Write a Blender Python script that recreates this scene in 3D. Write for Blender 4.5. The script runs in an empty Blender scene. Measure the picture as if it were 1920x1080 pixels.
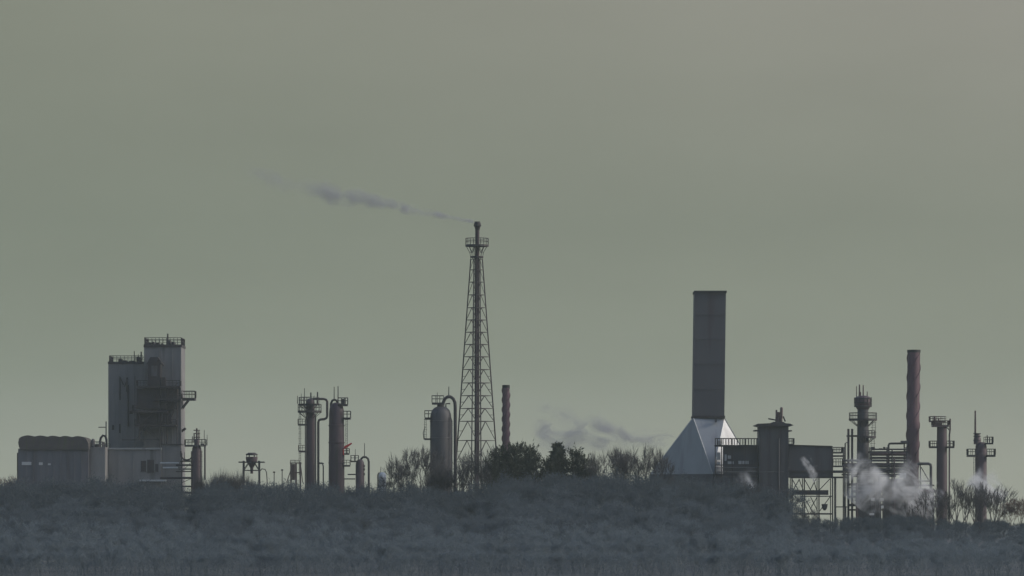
import bpy, math, random
import numpy as np
from mathutils import Vector

SC = bpy.context.scene
COL = SC.collection
R = math.radians

# ------------------------------------------------------------------ camera
F = 7500.0            # focal length in photo pixels (1920 wide)
D0 = 1275.0           # distance of the plant
HY = 960.0            # photo row of the horizon
CZ = 15.0             # eye height
cam = bpy.data.cameras.new('camera')
cam.lens = 36.0 * F / 1920.0
cam.sensor_width = 36.0
cam.shift_y = (HY - 540.0) / 1920.0
cam.clip_start = 1.0
cam.clip_end = 40000.0
cam_ob = bpy.data.objects.new('camera', cam)
COL.objects.link(cam_ob)
cam_ob.location = (0, 0, CZ)
cam_ob.rotation_euler = (R(90), 0, 0)
SC.camera = cam_ob

# ------------------------------------------------------------------ world, sun, exposure
SUN_EL, SUN_AZ = 28.0, 92.0       # azimuth measured from the viewing direction (+Y) towards +X
w = bpy.data.worlds.new('World')
SC.world = w
w.use_nodes = True
nt = w.node_tree
nt.nodes.clear()
N = nt.nodes.new
L = nt.links.new
out = N('ShaderNodeOutputWorld')
bg = N('ShaderNodeBackground'); bg.inputs['Strength'].default_value = 0.15
sky = N('ShaderNodeTexSky'); sky.sky_type = 'NISHITA'; sky.sun_disc = False
sky.sun_elevation = R(SUN_EL); sky.sun_rotation = R(SUN_AZ)
sky.air_density = 1.0; sky.dust_density = 2.0; sky.ozone_density = 1.5
tc = N('ShaderNodeTexCoord')
sep = N('ShaderNodeSeparateXYZ'); L(tc.outputs['Generated'], sep.inputs[0])
# the veil of dull overcast low in the sky: colour by elevation, a little warmer to the right
def ramp(stops, interp='LINEAR'):
    n = N('ShaderNodeValToRGB'); n.color_ramp.interpolation = interp
    cr = n.color_ramp
    while len(cr.elements) > 1: cr.elements.remove(cr.elements[-1])
    for i, (p, c) in enumerate(stops):
        c = tuple(v / 1.5 for v in c)      # stops are radiances times ten; the background runs at 0.15
        e = cr.elements[0] if i == 0 else cr.elements.new(p)
        e.position = p; e.color = (*c, 1)
    return n
mz = N('ShaderNodeMapRange'); mz.inputs[1].default_value = 0.0; mz.inputs[2].default_value = 0.16
L(sep.outputs['Z'], mz.inputs[0])
cA = ramp([(0.0, (3.2, 3.34, 2.66)), (0.10, (2.9, 3.08, 2.46)), (0.22, (2.34, 2.60, 2.02)), (0.45, (2.04, 2.28, 1.80)), (0.80, (2.28, 2.42, 1.94)), (1.0, (2.3, 2.45, 2.0))])
cB = ramp([(0.0, (3.35, 3.4, 2.7)), (0.10, (3.06, 3.14, 2.5)), (0.22, (2.52, 2.70, 2.12)), (0.45, (2.32, 2.48, 2.0)), (0.80, (2.90, 2.86, 2.46)), (1.0, (3.1, 2.95, 2.6))])
L(mz.outputs[0], cA.inputs[0]); L(mz.outputs[0], cB.inputs[0])
mx = N('ShaderNodeMapRange'); mx.inputs[1].default_value = -0.12; mx.inputs[2].default_value = 0.13
L(sep.outputs['X'], mx.inputs[0])
nz = N('ShaderNodeTexNoise'); nz.inputs['Scale'].default_value = 9.0; nz.inputs['Detail'].default_value = 4.0
L(tc.outputs['Generated'], nz.inputs['Vector'])
ad = N('ShaderNodeMath'); ad.operation = 'MULTIPLY_ADD'; ad.inputs[1].default_value = 0.5; ad.inputs[2].default_value = -0.25
L(nz.outputs['Fac'], ad.inputs[0])
ad2 = N('ShaderNodeMath'); ad2.operation = 'ADD'; ad2.use_clamp = True
L(mx.outputs[0], ad2.inputs[0]); L(ad.outputs[0], ad2.inputs[1])
mAB = N('ShaderNodeMix'); mAB.data_type = 'RGBA'
nm = N('ShaderNodeMapping'); nm.inputs['Scale'].default_value = (14, 14, 46); L(tc.outputs['Generated'], nm.inputs[0])
n3 = N('ShaderNodeTexNoise'); n3.inputs['Scale'].default_value = 1.0; n3.inputs['Detail'].default_value = 5.0; L(nm.outputs[0], n3.inputs['Vector'])
mk = N('ShaderNodeMapRange'); mk.inputs[1].default_value = .3; mk.inputs[2].default_value = .7; mk.inputs[3].default_value = .972; mk.inputs[4].default_value = 1.028
L(n3.outputs['Fac'], mk.inputs[0])
L(ad2.outputs[0], mAB.inputs['Factor']); L(cA.outputs[0], mAB.inputs['A']); L(cB.outputs[0], mAB.inputs['B'])
# above the veil the cold open sky
mv = N('ShaderNodeMapRange'); mv.interpolation_type = 'SMOOTHSTEP'
mv.inputs[1].default_value = 0.13; mv.inputs[2].default_value = 0.42
mv.inputs[3].default_value = 1.0; mv.inputs[4].default_value = 0.0
L(sep.outputs['Z'], mv.inputs[0])
mS = N('ShaderNodeMix'); mS.data_type = 'RGBA'
L(mv.outputs[0], mS.inputs['Factor']); L(sky.outputs[0], mS.inputs['A']); vm = N('ShaderNodeVectorMath'); vm.operation = 'SCALE'; L(mAB.outputs['Result'], vm.inputs[0]); L(mk.outputs[0], vm.inputs['Scale'])
L(vm.outputs[0], mS.inputs['B'])
L(mS.outputs['Result'], bg.inputs['Color']); L(bg.outputs[0], out.inputs['Surface'])

sl = bpy.data.lights.new('sun', 'SUN')
sl.energy = 1.8; sl.angle = R(12); sl.color = (1.0, 0.93, 0.82)
so = bpy.data.objects.new('sun', sl); COL.objects.link(so)
so.location = (300, 900, 400)
sd = Vector((math.sin(R(SUN_AZ)) * math.cos(R(SUN_EL)), math.cos(R(SUN_AZ)) * math.cos(R(SUN_EL)), math.sin(R(SUN_EL))))
so.rotation_euler = sd.to_track_quat('Z', 'Y').to_euler()

SC.view_settings.view_transform = 'Standard'
SC.view_settings.look = 'None'
SC.view_settings.gamma = 1.0
SC.view_settings.use_curve_mapping = False
SC.view_settings.exposure = 0.0
SC.render.engine = 'CYCLES'
SC.cycles.use_denoising = True
SC.cycles.volume_bounces = 2
SC.cycles.filter_width = 1.5
SC.cycles.max_bounces = 6
SC.cycles.transparent_max_bounces = 16

# ------------------------------------------------------------------ materials
def surf_mat(name, c1, c2, rough=0.7, metal=0.0, scale=0.25, streak=0.0, third=None, bump=0.0):
    m = bpy.data.materials.new(name); m.use_nodes = True
    t = m.node_tree; b = t.nodes['Principled BSDF']
    b.inputs['Roughness'].default_value = rough; b.inputs['Metallic'].default_value = metal
    co = t.nodes.new('ShaderNodeTexCoord'); mp = t.nodes.new('ShaderNodeMapping')
    t.links.new(co.outputs['Object'], mp.inputs[0])
    mp.inputs['Scale'].default_value = (1, 1, 1.0 - streak)
    n = t.nodes.new('ShaderNodeTexNoise'); n.inputs['Scale'].default_value = scale; n.inputs['Detail'].default_value = 6
    n.inputs['Roughness'].default_value = 0.65
    t.links.new(mp.outputs[0], n.inputs['Vector'])
    r = t.nodes.new('ShaderNodeValToRGB'); r.color_ramp.elements[0].position = 0.36; r.color_ramp.elements[1].position = 0.66
    r.color_ramp.elements[0].color = (*c1, 1); r.color_ramp.elements[1].color = (*c2, 1)
    t.links.new(n.outputs['Fac'], r.inputs[0])
    last = r.outputs[0]
    if third:
        n2 = t.nodes.new('ShaderNodeTexNoise'); n2.inputs['Scale'].default_value = scale * 2.3; n2.inputs['Detail'].default_value = 8
        mp2 = t.nodes.new('ShaderNodeMapping'); mp2.inputs['Scale'].default_value = (1.6, 1.6, 0.16); mp2.inputs['Location'].default_value = (13, 5, 2)
        t.links.new(co.outputs['Object'], mp2.inputs[0]); t.links.new(mp2.outputs[0], n2.inputs['Vector'])
        r2 = t.nodes.new('ShaderNodeValToRGB'); r2.color_ramp.elements[0].position = 0.52; r2.color_ramp.elements[1].position = 0.68
        t.links.new(n2.outputs['Fac'], r2.inputs[0])
        mx_ = t.nodes.new('ShaderNodeMix'); mx_.data_type = 'RGBA'
        t.links.new(r2.outputs[0], mx_.inputs['Factor']); t.links.new(last, mx_.inputs['A'])
        mx_.inputs['B'].default_value = (*third, 1)
        last = mx_.outputs['Result']
    t.links.new(last, b.inputs['Base Color'])
    if bump:
        bp = t.nodes.new('ShaderNodeBump'); bp.inputs['Strength'].default_value = bump; bp.inputs['Distance'].default_value = 0.15
        t.links.new(n.outputs['Fac'], bp.inputs['Height']); t.links.new(bp.outputs[0], b.inputs['Normal'])
    return m

M = {
 'concrete': surf_mat('weathered_concrete', (0.170, 0.167, 0.170), (0.240, 0.236, 0.236), 0.85, 0, 0.12, 0.75, (0.116, 0.111, 0.116)),
 'concrete_pale': surf_mat('pale_concrete', (0.221, 0.230, 0.238), (0.306, 0.315, 0.315), 0.85, 0, 0.15, 0.6, (0.170, 0.170, 0.170)),
 'cladding': surf_mat('corrugated_cladding', (0.121, 0.121, 0.139), (0.157, 0.157, 0.174), 0.6, 0, 0.10, 0.7, (0.098, 0.093, 0.105)),
 'roofing': surf_mat('mossy_roofing', (0.075, 0.068, 0.070), (0.100, 0.088, 0.085), 0.9, 0, 0.35, 0.0, (0.078, 0.086, 0.053)),
 'shell': surf_mat('mauve_grey_vessel_paint', (0.066, 0.042, 0.054), (0.088, 0.058, 0.072), 0.6, 0, 0.22, 0.6, (0.045, 0.034, 0.037)),
 'shell_grey': surf_mat('grey_vessel_paint', (0.058, 0.056, 0.065), (0.075, 0.073, 0.081), 0.6, 0, 0.22, 0.6, (0.044, 0.039, 0.044)),
 'steel': surf_mat('dark_structural_steel', (0.030, 0.026, 0.032), (0.050, 0.044, 0.050), 0.65, 0.0, 0.6, 0.3, (0.057, 0.037, 0.033)),
 'steel_mid': surf_mat('grey_galvanised_steel', (0.086, 0.082, 0.092), (0.125, 0.122, 0.131), 0.6, 0.0, 0.5, 0.3, (0.072, 0.059, 0.056)),
 'brown_steel': surf_mat('brown_primer_steel', (0.109, 0.072, 0.072), (0.151, 0.109, 0.105), 0.7, 0, 0.5, 0.2, (0.079, 0.051, 0.047)),
 'flare_steel': surf_mat('sooty_flare_pipe', (0.030, 0.016, 0.024), (0.048, 0.027, 0.036), 0.7, 0, 0.15, 0.7, (0.020, 0.015, 0.018)),
 'chimney': surf_mat('red_brown_chimney_paint', (0.105, 0.058, 0.075), (0.140, 0.080, 0.100), 0.65, 0, 0.18, 0.6, (0.061, 0.036, 0.043)),
 'soot': surf_mat('soot_blackened_metal', (0.02, 0.018, 0.02), (0.045, 0.04, 0.042), 0.85, 0, 0.6),
 'stack': surf_mat('dark_stack_cladding', (0.056, 0.058, 0.070), (0.074, 0.076, 0.090), 0.65, 0, 0.06, 0.75, (0.047, 0.037, 0.042)),
 'aluminium': surf_mat('dull_aluminium_cladding', (0.259, 0.276, 0.299), (0.327, 0.344, 0.366), 0.45, 0.25, 0.09, 0.4, (0.236, 0.243, 0.264)),
 'white': surf_mat('white_tank_paint', (0.7, 0.7, 0.7), (0.8, 0.8, 0.8), 0.5, 0, 0.3),
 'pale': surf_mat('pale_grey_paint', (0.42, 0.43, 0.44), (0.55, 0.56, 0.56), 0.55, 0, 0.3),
 'red': surf_mat('red_windsock_cloth', (0.55, 0.03, 0.03), (0.68, 0.05, 0.05), 0.8, 0, 0.8),
 'bark': surf_mat('grey_bark', (0.07, 0.066, 0.06), (0.13, 0.12, 0.115), 0.9, 0, 0.8, 0.5),
 'twig': surf_mat('haze_blue_twigs', (0.128, 0.154, 0.176), (0.140, 0.168, 0.190), 0.9, 0, 0.05),  # middle rows of the wood; blue of the haze mixed into the twig colour
 'twig_brown': surf_mat('russet_twigs', (0.13, 0.09, 0.075), (0.19, 0.135, 0.115), 0.9, 0, 0.12),
 'needle': surf_mat('dark_conifer_needles', (0.03, 0.038, 0.03), (0.06, 0.07, 0.05), 0.85, 0, 0.3),
 'twig_dark': surf_mat('dark_bare_twigs', (0.075, 0.072, 0.078), (0.115, 0.11, 0.112), 0.9, 0, 0.12),
 'twig_pale': surf_mat('mist_pale_twigs', (0.178, 0.212, 0.236), (0.192, 0.228, 0.253), 0.9, 0, 0.05),  # near rows of the wood; pallor of low mist put into the colour
 'twig_dim': surf_mat('darker_twigs', (0.088, 0.107, 0.122), (0.100, 0.120, 0.136), 0.9, 0, 0.05),  # far rows of the wood, darkest step of the painted mist
 'ground': surf_mat('rough_winter_ground', (0.075, 0.079, 0.081), (0.10, 0.104, 0.105), 0.95, 0, 0.012, 0.0, (0.09, 0.10, 0.09)),
}

def let_through(m, f=.5):
    t = m.node_tree; b = t.nodes['Principled BSDF']; o = t.nodes['Material Output']
    d = t.nodes.new('ShaderNodeBsdfDiffuse'); tr = t.nodes.new('ShaderNodeBsdfTranslucent'); mx_ = t.nodes.new('ShaderNodeMixShader'); mx_.inputs[0].default_value = f
    src = b.inputs['Base Color'].links[0].from_socket
    t.links.new(src, d.inputs[0]); t.links.new(src, tr.inputs[0])
    t.links.new(d.outputs[0], mx_.inputs[1]); t.links.new(tr.outputs[0], mx_.inputs[2]); t.links.new(mx_.outputs[0], o.inputs['Surface'])
for k_ in ('twig', 'twig_pale', 'twig_dim', 'twig_brown', 'twig_dark', 'needle'): let_through(M[k_])

# ------------------------------------------------------------------ mesh builder
def unit(v):
    n = np.linalg.norm(v)
    return v / n if n > 1e-12 else np.array([0, 0, 1.0])
def frame(d):
    d = unit(np.asarray(d, float))
    a = np.array([0, 0, 1.0]) if abs(d[2]) < 0.9 else np.array([1.0, 0, 0])
    u = unit(np.cross(a, d)); v = np.cross(d, u)
    return d, u, v

class MB:
    def __init__(s):
        s.v = []; s.f = []; s.sm = []
    def add(s, vs, fs, smooth=False):
        o = len(s.v); s.v.extend([tuple(map(float, p)) for p in vs])
        for f in fs:
            s.f.append(tuple(o + i for i in f)); s.sm.append(smooth)
    def box(s, x0, x1, y0, y1, z0, z1):
        vs = [(x, y, z) for z in (z0, z1) for (x, y) in ((x0, y0), (x1, y0), (x1, y1), (x0, y1))]
        s.add(vs, [(3, 2, 1, 0), (4, 5, 6, 7), (0, 1, 5, 4), (1, 2, 6, 5), (2, 3, 7, 6), (3, 0, 4, 7)])
    def prism(s, outline, y0, y1):
        """outline: list of (x, z), extruded along y."""
        n = len(outline)
        vs = [(x, y0, z) for x, z in outline] + [(x, y1, z) for x, z in outline]
        fs = [tuple(range(n)), tuple(range(2 * n - 1, n - 1, -1))]
        for i in range(n):
            j = (i + 1) % n
            fs.append((j, i, n + i, n + j))
        s.add(vs, fs)
    def cone(s, p, q, r0, r1, n=10, caps=True, smooth=True):
        p = np.asarray(p, float); q = np.asarray(q, float)
        d, u, v = frame(q - p)
        vs = []
        for (c, r) in ((p, r0), (q, r1)):
            for i in range(n):
                a = 2 * math.pi * (i + .5) / n
                vs.append(c + r * (math.cos(a) * u + math.sin(a) * v))
        s.add(vs, [(i, (i + 1) % n, n + (i + 1) % n, n + i) for i in range(n)], smooth and n > 5)
        if caps:
            o = len(s.v) - 2 * n
            s.f.append(tuple(o + i for i in range(n - 1, -1, -1))); s.sm.append(False)
            s.f.append(tuple(o + n + i for i in range(n))); s.sm.append(False)
    def bar(s, p, q, r, n=4):
        s.cone(p, q, r, r, n)
    def tube(s, pts, r, n=8):
        pts = [np.asarray(p, float) for p in pts]
        rings = []
        for i, p in enumerate(pts):
            d = pts[min(i + 1, len(pts) - 1)] - pts[max(i - 1, 0)]
            d = unit(d)
            if i == 0: _, u, v = frame(d)
            else:
                u = unit(u - d * np.dot(u, d)); v = np.cross(d, u)
            rings.append([p + r * (math.cos(2 * math.pi * k / n) * u + math.sin(2 * math.pi * k / n) * v) for k in range(n)])
        vs = [p for ring in rings for p in ring]
        fs = []
        for i in range(len(pts) - 1):
            for k in range(n):
                fs.append((i * n + k, i * n + (k + 1) % n, (i + 1) * n + (k + 1) % n, (i + 1) * n + k))
        s.add(vs, fs, True)
        o = len(s.v) - len(vs)
        s.f.append(tuple(o + k for k in range(n - 1, -1, -1))); s.sm.append(False)
        s.f.append(tuple(o + len(vs) - n + k for k in range(n))); s.sm.append(False)
    def lathe(s, cx, cy, prof, n=28):
        """prof: list of (r, z) from bottom to top."""
        vs = []; 
        for r, z in prof:
            for i in range(n):
                a = 2 * math.pi * i / n
                vs.append((cx + r * math.cos(a), cy + r * math.sin(a), z))
        fs = []
        for j in range(len(prof) - 1):
            for i in range(n):
                fs.append((j * n + i, j * n + (i + 1) % n, (j + 1) * n + (i + 1) % n, (j + 1) * n + i))
        s.add(vs, fs, True)
        o = len(s.v) - len(vs)
        s.f.append(tuple(o + i for i in range(n - 1, -1, -1))); s.sm.append(False)
        s.f.append(tuple(o + len(vs) - n + i for i in range(n))); s.sm.append(False)
    def build(s, name, mat, parent=None, origin=(0, 0, 0), bevel=0.0):
        me = bpy.data.meshes.new(name)
        ox, oy, oz = origin
        me.from_pydata([(x - ox, y - oy, z - oz) for x, y, z in s.v], [], s.f)
        me.polygons.foreach_set('use_smooth', s.sm)
        me.update()
        if any(s.sm): me.set_sharp_from_angle(angle=R(40))
        me.materials.append(mat)
        o = bpy.data.objects.new(name, me); COL.objects.link(o)
        if parent is not None: o.parent = parent
        else: o.location = origin
        return o

def tag(o, label=None, cat=None, group=None, kind=None):
    if label: o['label'] = label
    if cat: o['category'] = cat
    if group: o['group'] = group
    if kind: o['kind'] = kind
    return o

class Thing:
    """An Empty at the thing's base; parts are built from photo pixels at the thing's own distance."""
    def __init__(s, name, label, cat, px, Y, group=None):
        s.Y = Y; s.k = Y / F
        s.o = bpy.data.objects.new(name, None); COL.objects.link(s.o)
        s.org = (s.X(px), Y, 0.0)
        s.o.location = s.org
        s.o.empty_display_size = 2
        tag(s.o, label, cat, group)
    def X(s, px): return (px - 960.0) * s.k
    def Z(s, py): return CZ + (HY - py) * s.k
    def P(s, px, py, dy=0.0): return np.array([s.X(px), s.Y + dy, s.Z(py)])
    def part(s, mb, name, mat, parent=None, label=None):
        o = mb.build(name, M[mat] if isinstance(mat, str) else mat, None, s.org)
        o.location = (0, 0, 0)
        o.parent = parent or s.o
        if label: o['label'] = label
        return o
    def split(s, name, mat, shapes, parent=None):
        """shapes: functions or ('bar', p, q, r) / ('box', pbox arguments): every one a part of its own"""
        for sh in shapes:
            mb = MB()
            if sh[0] == 'bar': mb.bar(*sh[1:])
            else: s.pbox(mb, *sh[1:])
            s.part(mb, name, mat, parent)
    def pbox(s, mb, x0, x1, y0, y1, d0, d1, ground=False):
        mb.box(s.X(x0), s.X(x1), s.Y + d0, s.Y + d1, -0.5 if ground else s.Z(y1), s.Z(y0))
    def box_part(s, name, mat, x0, x1, y0, y1, d0, d1, ground=False, parent=None):
        mb = MB(); s.pbox(mb, x0, x1, y0, y1, d0, d1, ground); return s.part(mb, name, mat, parent)
    def lathe_part(s, name, mat, px, prof, dy=0.0, n=28, parent=None):
        """prof: (r in px, py or None for the ground) bottom to top"""
        mb = MB()
        mb.lathe(s.X(px), s.Y + dy, [(r * s.k, -0.5 if y is None else s.Z(y)) for r, y in prof], n)
        return s.part(mb, name, mat, parent)
    def tube_part(s, name, mat, pts, r, n=8, parent=None):
        mb = MB(); mb.tube([s.P(*p) for p in pts], r * s.k, n); return s.part(mb, name, mat, parent)
    def mast_part(s, px, y0, y1, r=1.0, dy=0.0, mat='steel', name='mast', parent=None):
        mb = MB(); mb.cone(s.P(px, y1, dy), s.P(px, y0, dy), r * s.k, r * s.k * .7, 6); return s.part(mb, name, mat, parent)
    def deck(s, x0, x1, y, d0, d1, th=3.0, rail=12, sides='FLRB', mat='steel', brace=0, parent=None):
        """a rectangular platform with its railing as a sub-part"""
        mb = MB(); s.pbox(mb, x0, x1, y, y + th, d0, d1)
        if brace:
            for d in (d0 + .3, d1 - .3):
                a, b = (x1, x0) if brace > 0 else (x0, x1)
                mb.bar(s.P(a - brace * .3, y + th, d), s.P(b, y + th + abs(brace), d), .9 * s.k)
        p = s.part(mb, 'platform', mat, parent)
        if rail:
            mb = MB()
            segs = []
            if 'F' in sides: segs.append(((x0, d0), (x1, d0)))
            if 'B' in sides: segs.append(((x0, d1), (x1, d1)))
            if 'L' in sides: segs.append(((x0, d0), (x0, d1)))
            if 'R' in sides: segs.append(((x1, d0), (x1, d1)))
            for (a, b) in segs: s.rail_line(mb, a, b, y, rail)
            s.part(mb, 'railing', mat, p)
        return p
    def rail_line(s, mb, a, b, y, h, r=0.6, step=7.0):
        rr = r * s.k
        for f in (1.0, .55):
            mb.bar(s.P(a[0], y - h * f, a[1]), s.P(b[0], y - h * f, b[1]), rr * (1.15 if f == 1 else .85))
        ln = math.hypot(b[0] - a[0], (b[1] - a[1]) / s.k)
        n = max(1, int(round(ln / step)))
        for i in range(n + 1):
            t = i / n
            x = a[0] + (b[0] - a[0]) * t; d = a[1] + (b[1] - a[1]) * t
            mb.bar(s.P(x, y, d), s.P(x, y - h, d), rr)
    def ring(s, px, y, r, r_in, dy=0.0, th=3.0, rail=11, a0=0, a1=360, mat='steel', brackets=True, parent=None):
        """a round gallery (arc a0..a1, 0 = right, 90 = away) with railing as a sub-part"""
        n = max(3, int(abs(a1 - a0) / 18)); mb = MB(); k = s.k
        cx, cy = s.X(px), s.Y + dy
        z1, z0 = s.Z(y), s.Z(y + th)
        full = abs(a1 - a0) >= 360
        vs = []; m = n if full else n + 1
        for i in range(m):
            a = R(a0 + (a1 - a0) * i / n); c, sn = math.cos(a), math.sin(a)
            for (rr, z) in ((r_in, z0), (r, z0), (r, z1), (r_in, z1)):
                vs.append((cx + rr * k * c, cy + rr * k * sn, z))
        fs = []
        for i in range(n):
            j = (i + 1) % m
            for q in range(4):
                fs.append((i * 4 + q, i * 4 + (q + 1) % 4, j * 4 + (q + 1) % 4, j * 4 + q))
        if not full:
            fs.append((0, 3, 2, 1)); e = n * 4; fs.append((e, e + 1, e + 2, e + 3))
        mb.add(vs, fs)
        if brackets:
            for i in range(0, m, 2):
                a = R(a0 + (a1 - a0) * i / n); c, sn = math.cos(a), math.sin(a)
                mb.bar((cx + r * .92 * k * c, cy + r * .92 * k * sn, z0), (cx + r_in * k * c, cy + r_in * k * sn, z0 - (r - r_in) * .7 * k), .6 * k)
        p = s.part(mb, 'platform', mat, parent)
        if rail:
            mb = MB()
            pts = [(cx + r * .97 * k * math.cos(R(a0 + (a1 - a0) * i / n)), cy + r * .97 * k * math.sin(R(a0 + (a1 - a0) * i / n))) for i in range(n + 1)]
            for i, (x, yy) in enumerate(pts):
                if not (full and i == n): mb.bar((x, yy, z1), (x, yy, z1 + rail * k), .55 * k)
                if i < n:
                    for f in (.55, 1.0):
                        mb.bar((x, yy, z1 + rail * f * k), (pts[i + 1][0], pts[i + 1][1], z1 + rail * f * k), .6 * k)
            s.part(mb, 'railing', mat, p)
        return p
    def ladder(s, px, y0, y1, dy=0.0, w=3.2, cage=True, mat='steel', parent=None):
        mb = MB(); k = s.k
        for sx in (-1, 1): mb.bar(s.P(px + sx * w / 2, y1, dy), s.P(px + sx * w / 2, y0, dy), .5 * k)
        y = y0
        i = 0
        while y < y1:
            mb.bar(s.P(px - w / 2, y, dy), s.P(px + w / 2, y, dy), .35 * k)
            if cage and i % 3 == 0:
                pts = [s.P(px + math.cos(a) * w * .9, y, dy - .05 - abs(math.sin(a)) * w * 1.3 * k) for a in np.linspace(0, math.pi, 6)]
                for a, b in zip(pts[:-1], pts[1:]): mb.bar(a, b, .4 * k)
            y += 3.2; i += 1
        return s.part(mb, 'ladder', mat, parent)

GROUND_PY = HY + CZ * F / D0

# ------------------------------------------------------------------ ground
def rise(x, y):
    def ss(a, b, v):
        t = min(1.0, max(0.0, (v - a) / (b - a))); return t * t * (3 - 2 * t)
    return 8.0 * ss(830, 1070, y) * (1 - ss(1150, 1245, y)) + .25 * math.sin(x * .021 + y * .013) + .2 * math.sin(y * .031 - x * .017)
def make_ground():
    rng = np.random.default_rng(3)
    xs = np.concatenate([np.linspace(-3000, -400, 14), np.linspace(-350, 350, 41), np.linspace(400, 3000, 14)])
    ys = np.concatenate([np.linspace(-200, 350, 8), np.linspace(380, 1600, 62), np.linspace(1700, 4500, 22)])
    vs = []; fs = []
    for y in ys:
        for x in xs:
            z = rise(x, y)
            if 1245 < y < 1420: z *= .2
            vs.append((x, y, z - .35))
    nx = len(xs)
    for j in range(len(ys) - 1):
        for i in range(nx - 1):
            fs.append((j * nx + i, j * nx + i + 1, (j + 1) * nx + i + 1, (j + 1) * nx + i))
    mb = MB(); mb.add(vs, fs, True)
    o = mb.build('ground', M['ground'])
    o['kind'] = 'structure'
make_ground()

# ------------------------------------------------------------------ far left: cooling tower block
def cooling_tower():
    t = Thing('cooling_tower', 'long dark block with rounded lumpy roof edge beside the joined concrete towers', 'cooling tower', 100, 1262)
    t.box_part('wall', 'cladding', 34, 166, 841, 0, 0.0, 14, True)
    # the bulging roof with its five shallow humps
    pts = [(39, 843), (36, 838), (34.5, 830), (36, 822), (41, 818.5)]
    for i in range(5):
        for f in (0.1, .3, .5, .7, .9, 1.0):
            x = 41 + (i + f) * 23.4
            pts.append((x, 818.8 - 2.6 * math.sin(math.pi * f) + i * .35))
    pts += [(162, 823), (166, 831), (167, 843)]
    mb = MB(); mb.prism([(t.X(x), t.Z(y)) for x, y in pts], t.Y - .7, t.Y + 14.6)
    t.part(mb, 'roof', 'roofing')
    for x0, x1, y0, y1 in ((41, 59, 866, 872), (73, 80, 867, 872), (90, 95, 869, 872)):
        t.box_part('louvre', 'pale', x0, x1, y0, y1, -.25, .1)
    mb = MB()
    for i in range(9): t.pbox(mb, 48 + i * 13, 49.2 + i * 13, 846, 0, -.22, .1, True)
    t.part(mb, 'cladding_rib', 'cladding')
    t.box_part('side_lobe', 'roofing', 31.5, 34, 849, 0, .3, 13, True)
    a = t.box_part('annex', 'concrete', 166.3, 196, 838, 0, 1.5, 12, True)
    mb = MB()
    t.rail_line(mb, (168, 2), (190, 2), 838, 10); t.rail_line(mb, (190, 2), (190, 10), 838, 10); t.rail_line(mb, (168, 10), (190, 10), 838, 10)
    t.part(mb, 'railing', 'steel_mid', a)
    mb = MB(); mb.lathe(t.X(171), t.Y + 6, [(4 * t.k, t.Z(838)), (4 * t.k, t.Z(826)), (2 * t.k, t.Z(822))], 14)
    t.part(mb, 'vent', 'steel_mid', a)
    t.box_part('pipe_box', 'steel', 176, 184, 833, 838, 3, 7, parent=a)
cooling_tower()

# ------------------------------------------------------------------ the two concrete towers
def tower_a():
    t = Thing('concrete_tower', 'lower of the two joined concrete towers, railing and thin masts on its flat roof', 'tower', 236, 1287)
    t.box_part('wall', 'concrete', 203, 269.6, 680, 0, 0, 13, True)
    mb = MB()
    t.pbox(mb, 202.3, 269.6, 678, 682.5, -.3, 13.2)
    t.part(mb, 'parapet', 'steel')
    mb = MB()
    for x in (204, 222, 236, 251): t.pbox(mb, x, x + 1.6, 684, 0, -.22, .05, True)
    for y in (712, 752, 792): t.pbox(mb, 206, 221.5, y, y + .9, -.12, .05)
    t.part(mb, 'pilaster', 'concrete')
    mb = MB()
    for a, b in (((205, 0), (268, 0)), ((205, 12.5), (268, 12.5)), ((205, 0), (205, 12.5))): t.rail_line(mb, a, b, 678, 11)
    t.part(mb, 'railing', 'steel')
    for x0, x1, y0 in ((220, 226, 672), (226, 236, 675), (240, 250, 675.5), (254, 259, 668)):
        t.box_part('roof_vent', 'steel', x0, x1, y0, 678, 3, 8)
    t.mast_part(249, 657, 678, 1.0, 5); t.mast_part(262, 658, 678, 1.7, 5); t.mast_part(256, 663, 678, .8, 6)
    for x, y0, y1 in ((225.5, 708, 750), (238, 708, 735), (241, 722, 800)): 
        t.tube_part('pipe', 'steel', [(x, y0, -.6), (x, y1, -.6)], 1.3, 6)
    t.split('pipe_bracket', 'steel', [('bar', t.P(225, 706, -.6), t.P(232, 722, -.6), .2), ('bar', t.P(240, 708, -.6), t.P(234, 725, -.6), .2)])
    for x0, x1, y0, y1 in ((210, 214, 797, 806), (222, 226, 795, 812), (243, 249, 770, 776)):
        t.box_part('window', 'soot', x0, x1, y0, y1, -.12, .1)
tower_a()

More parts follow.
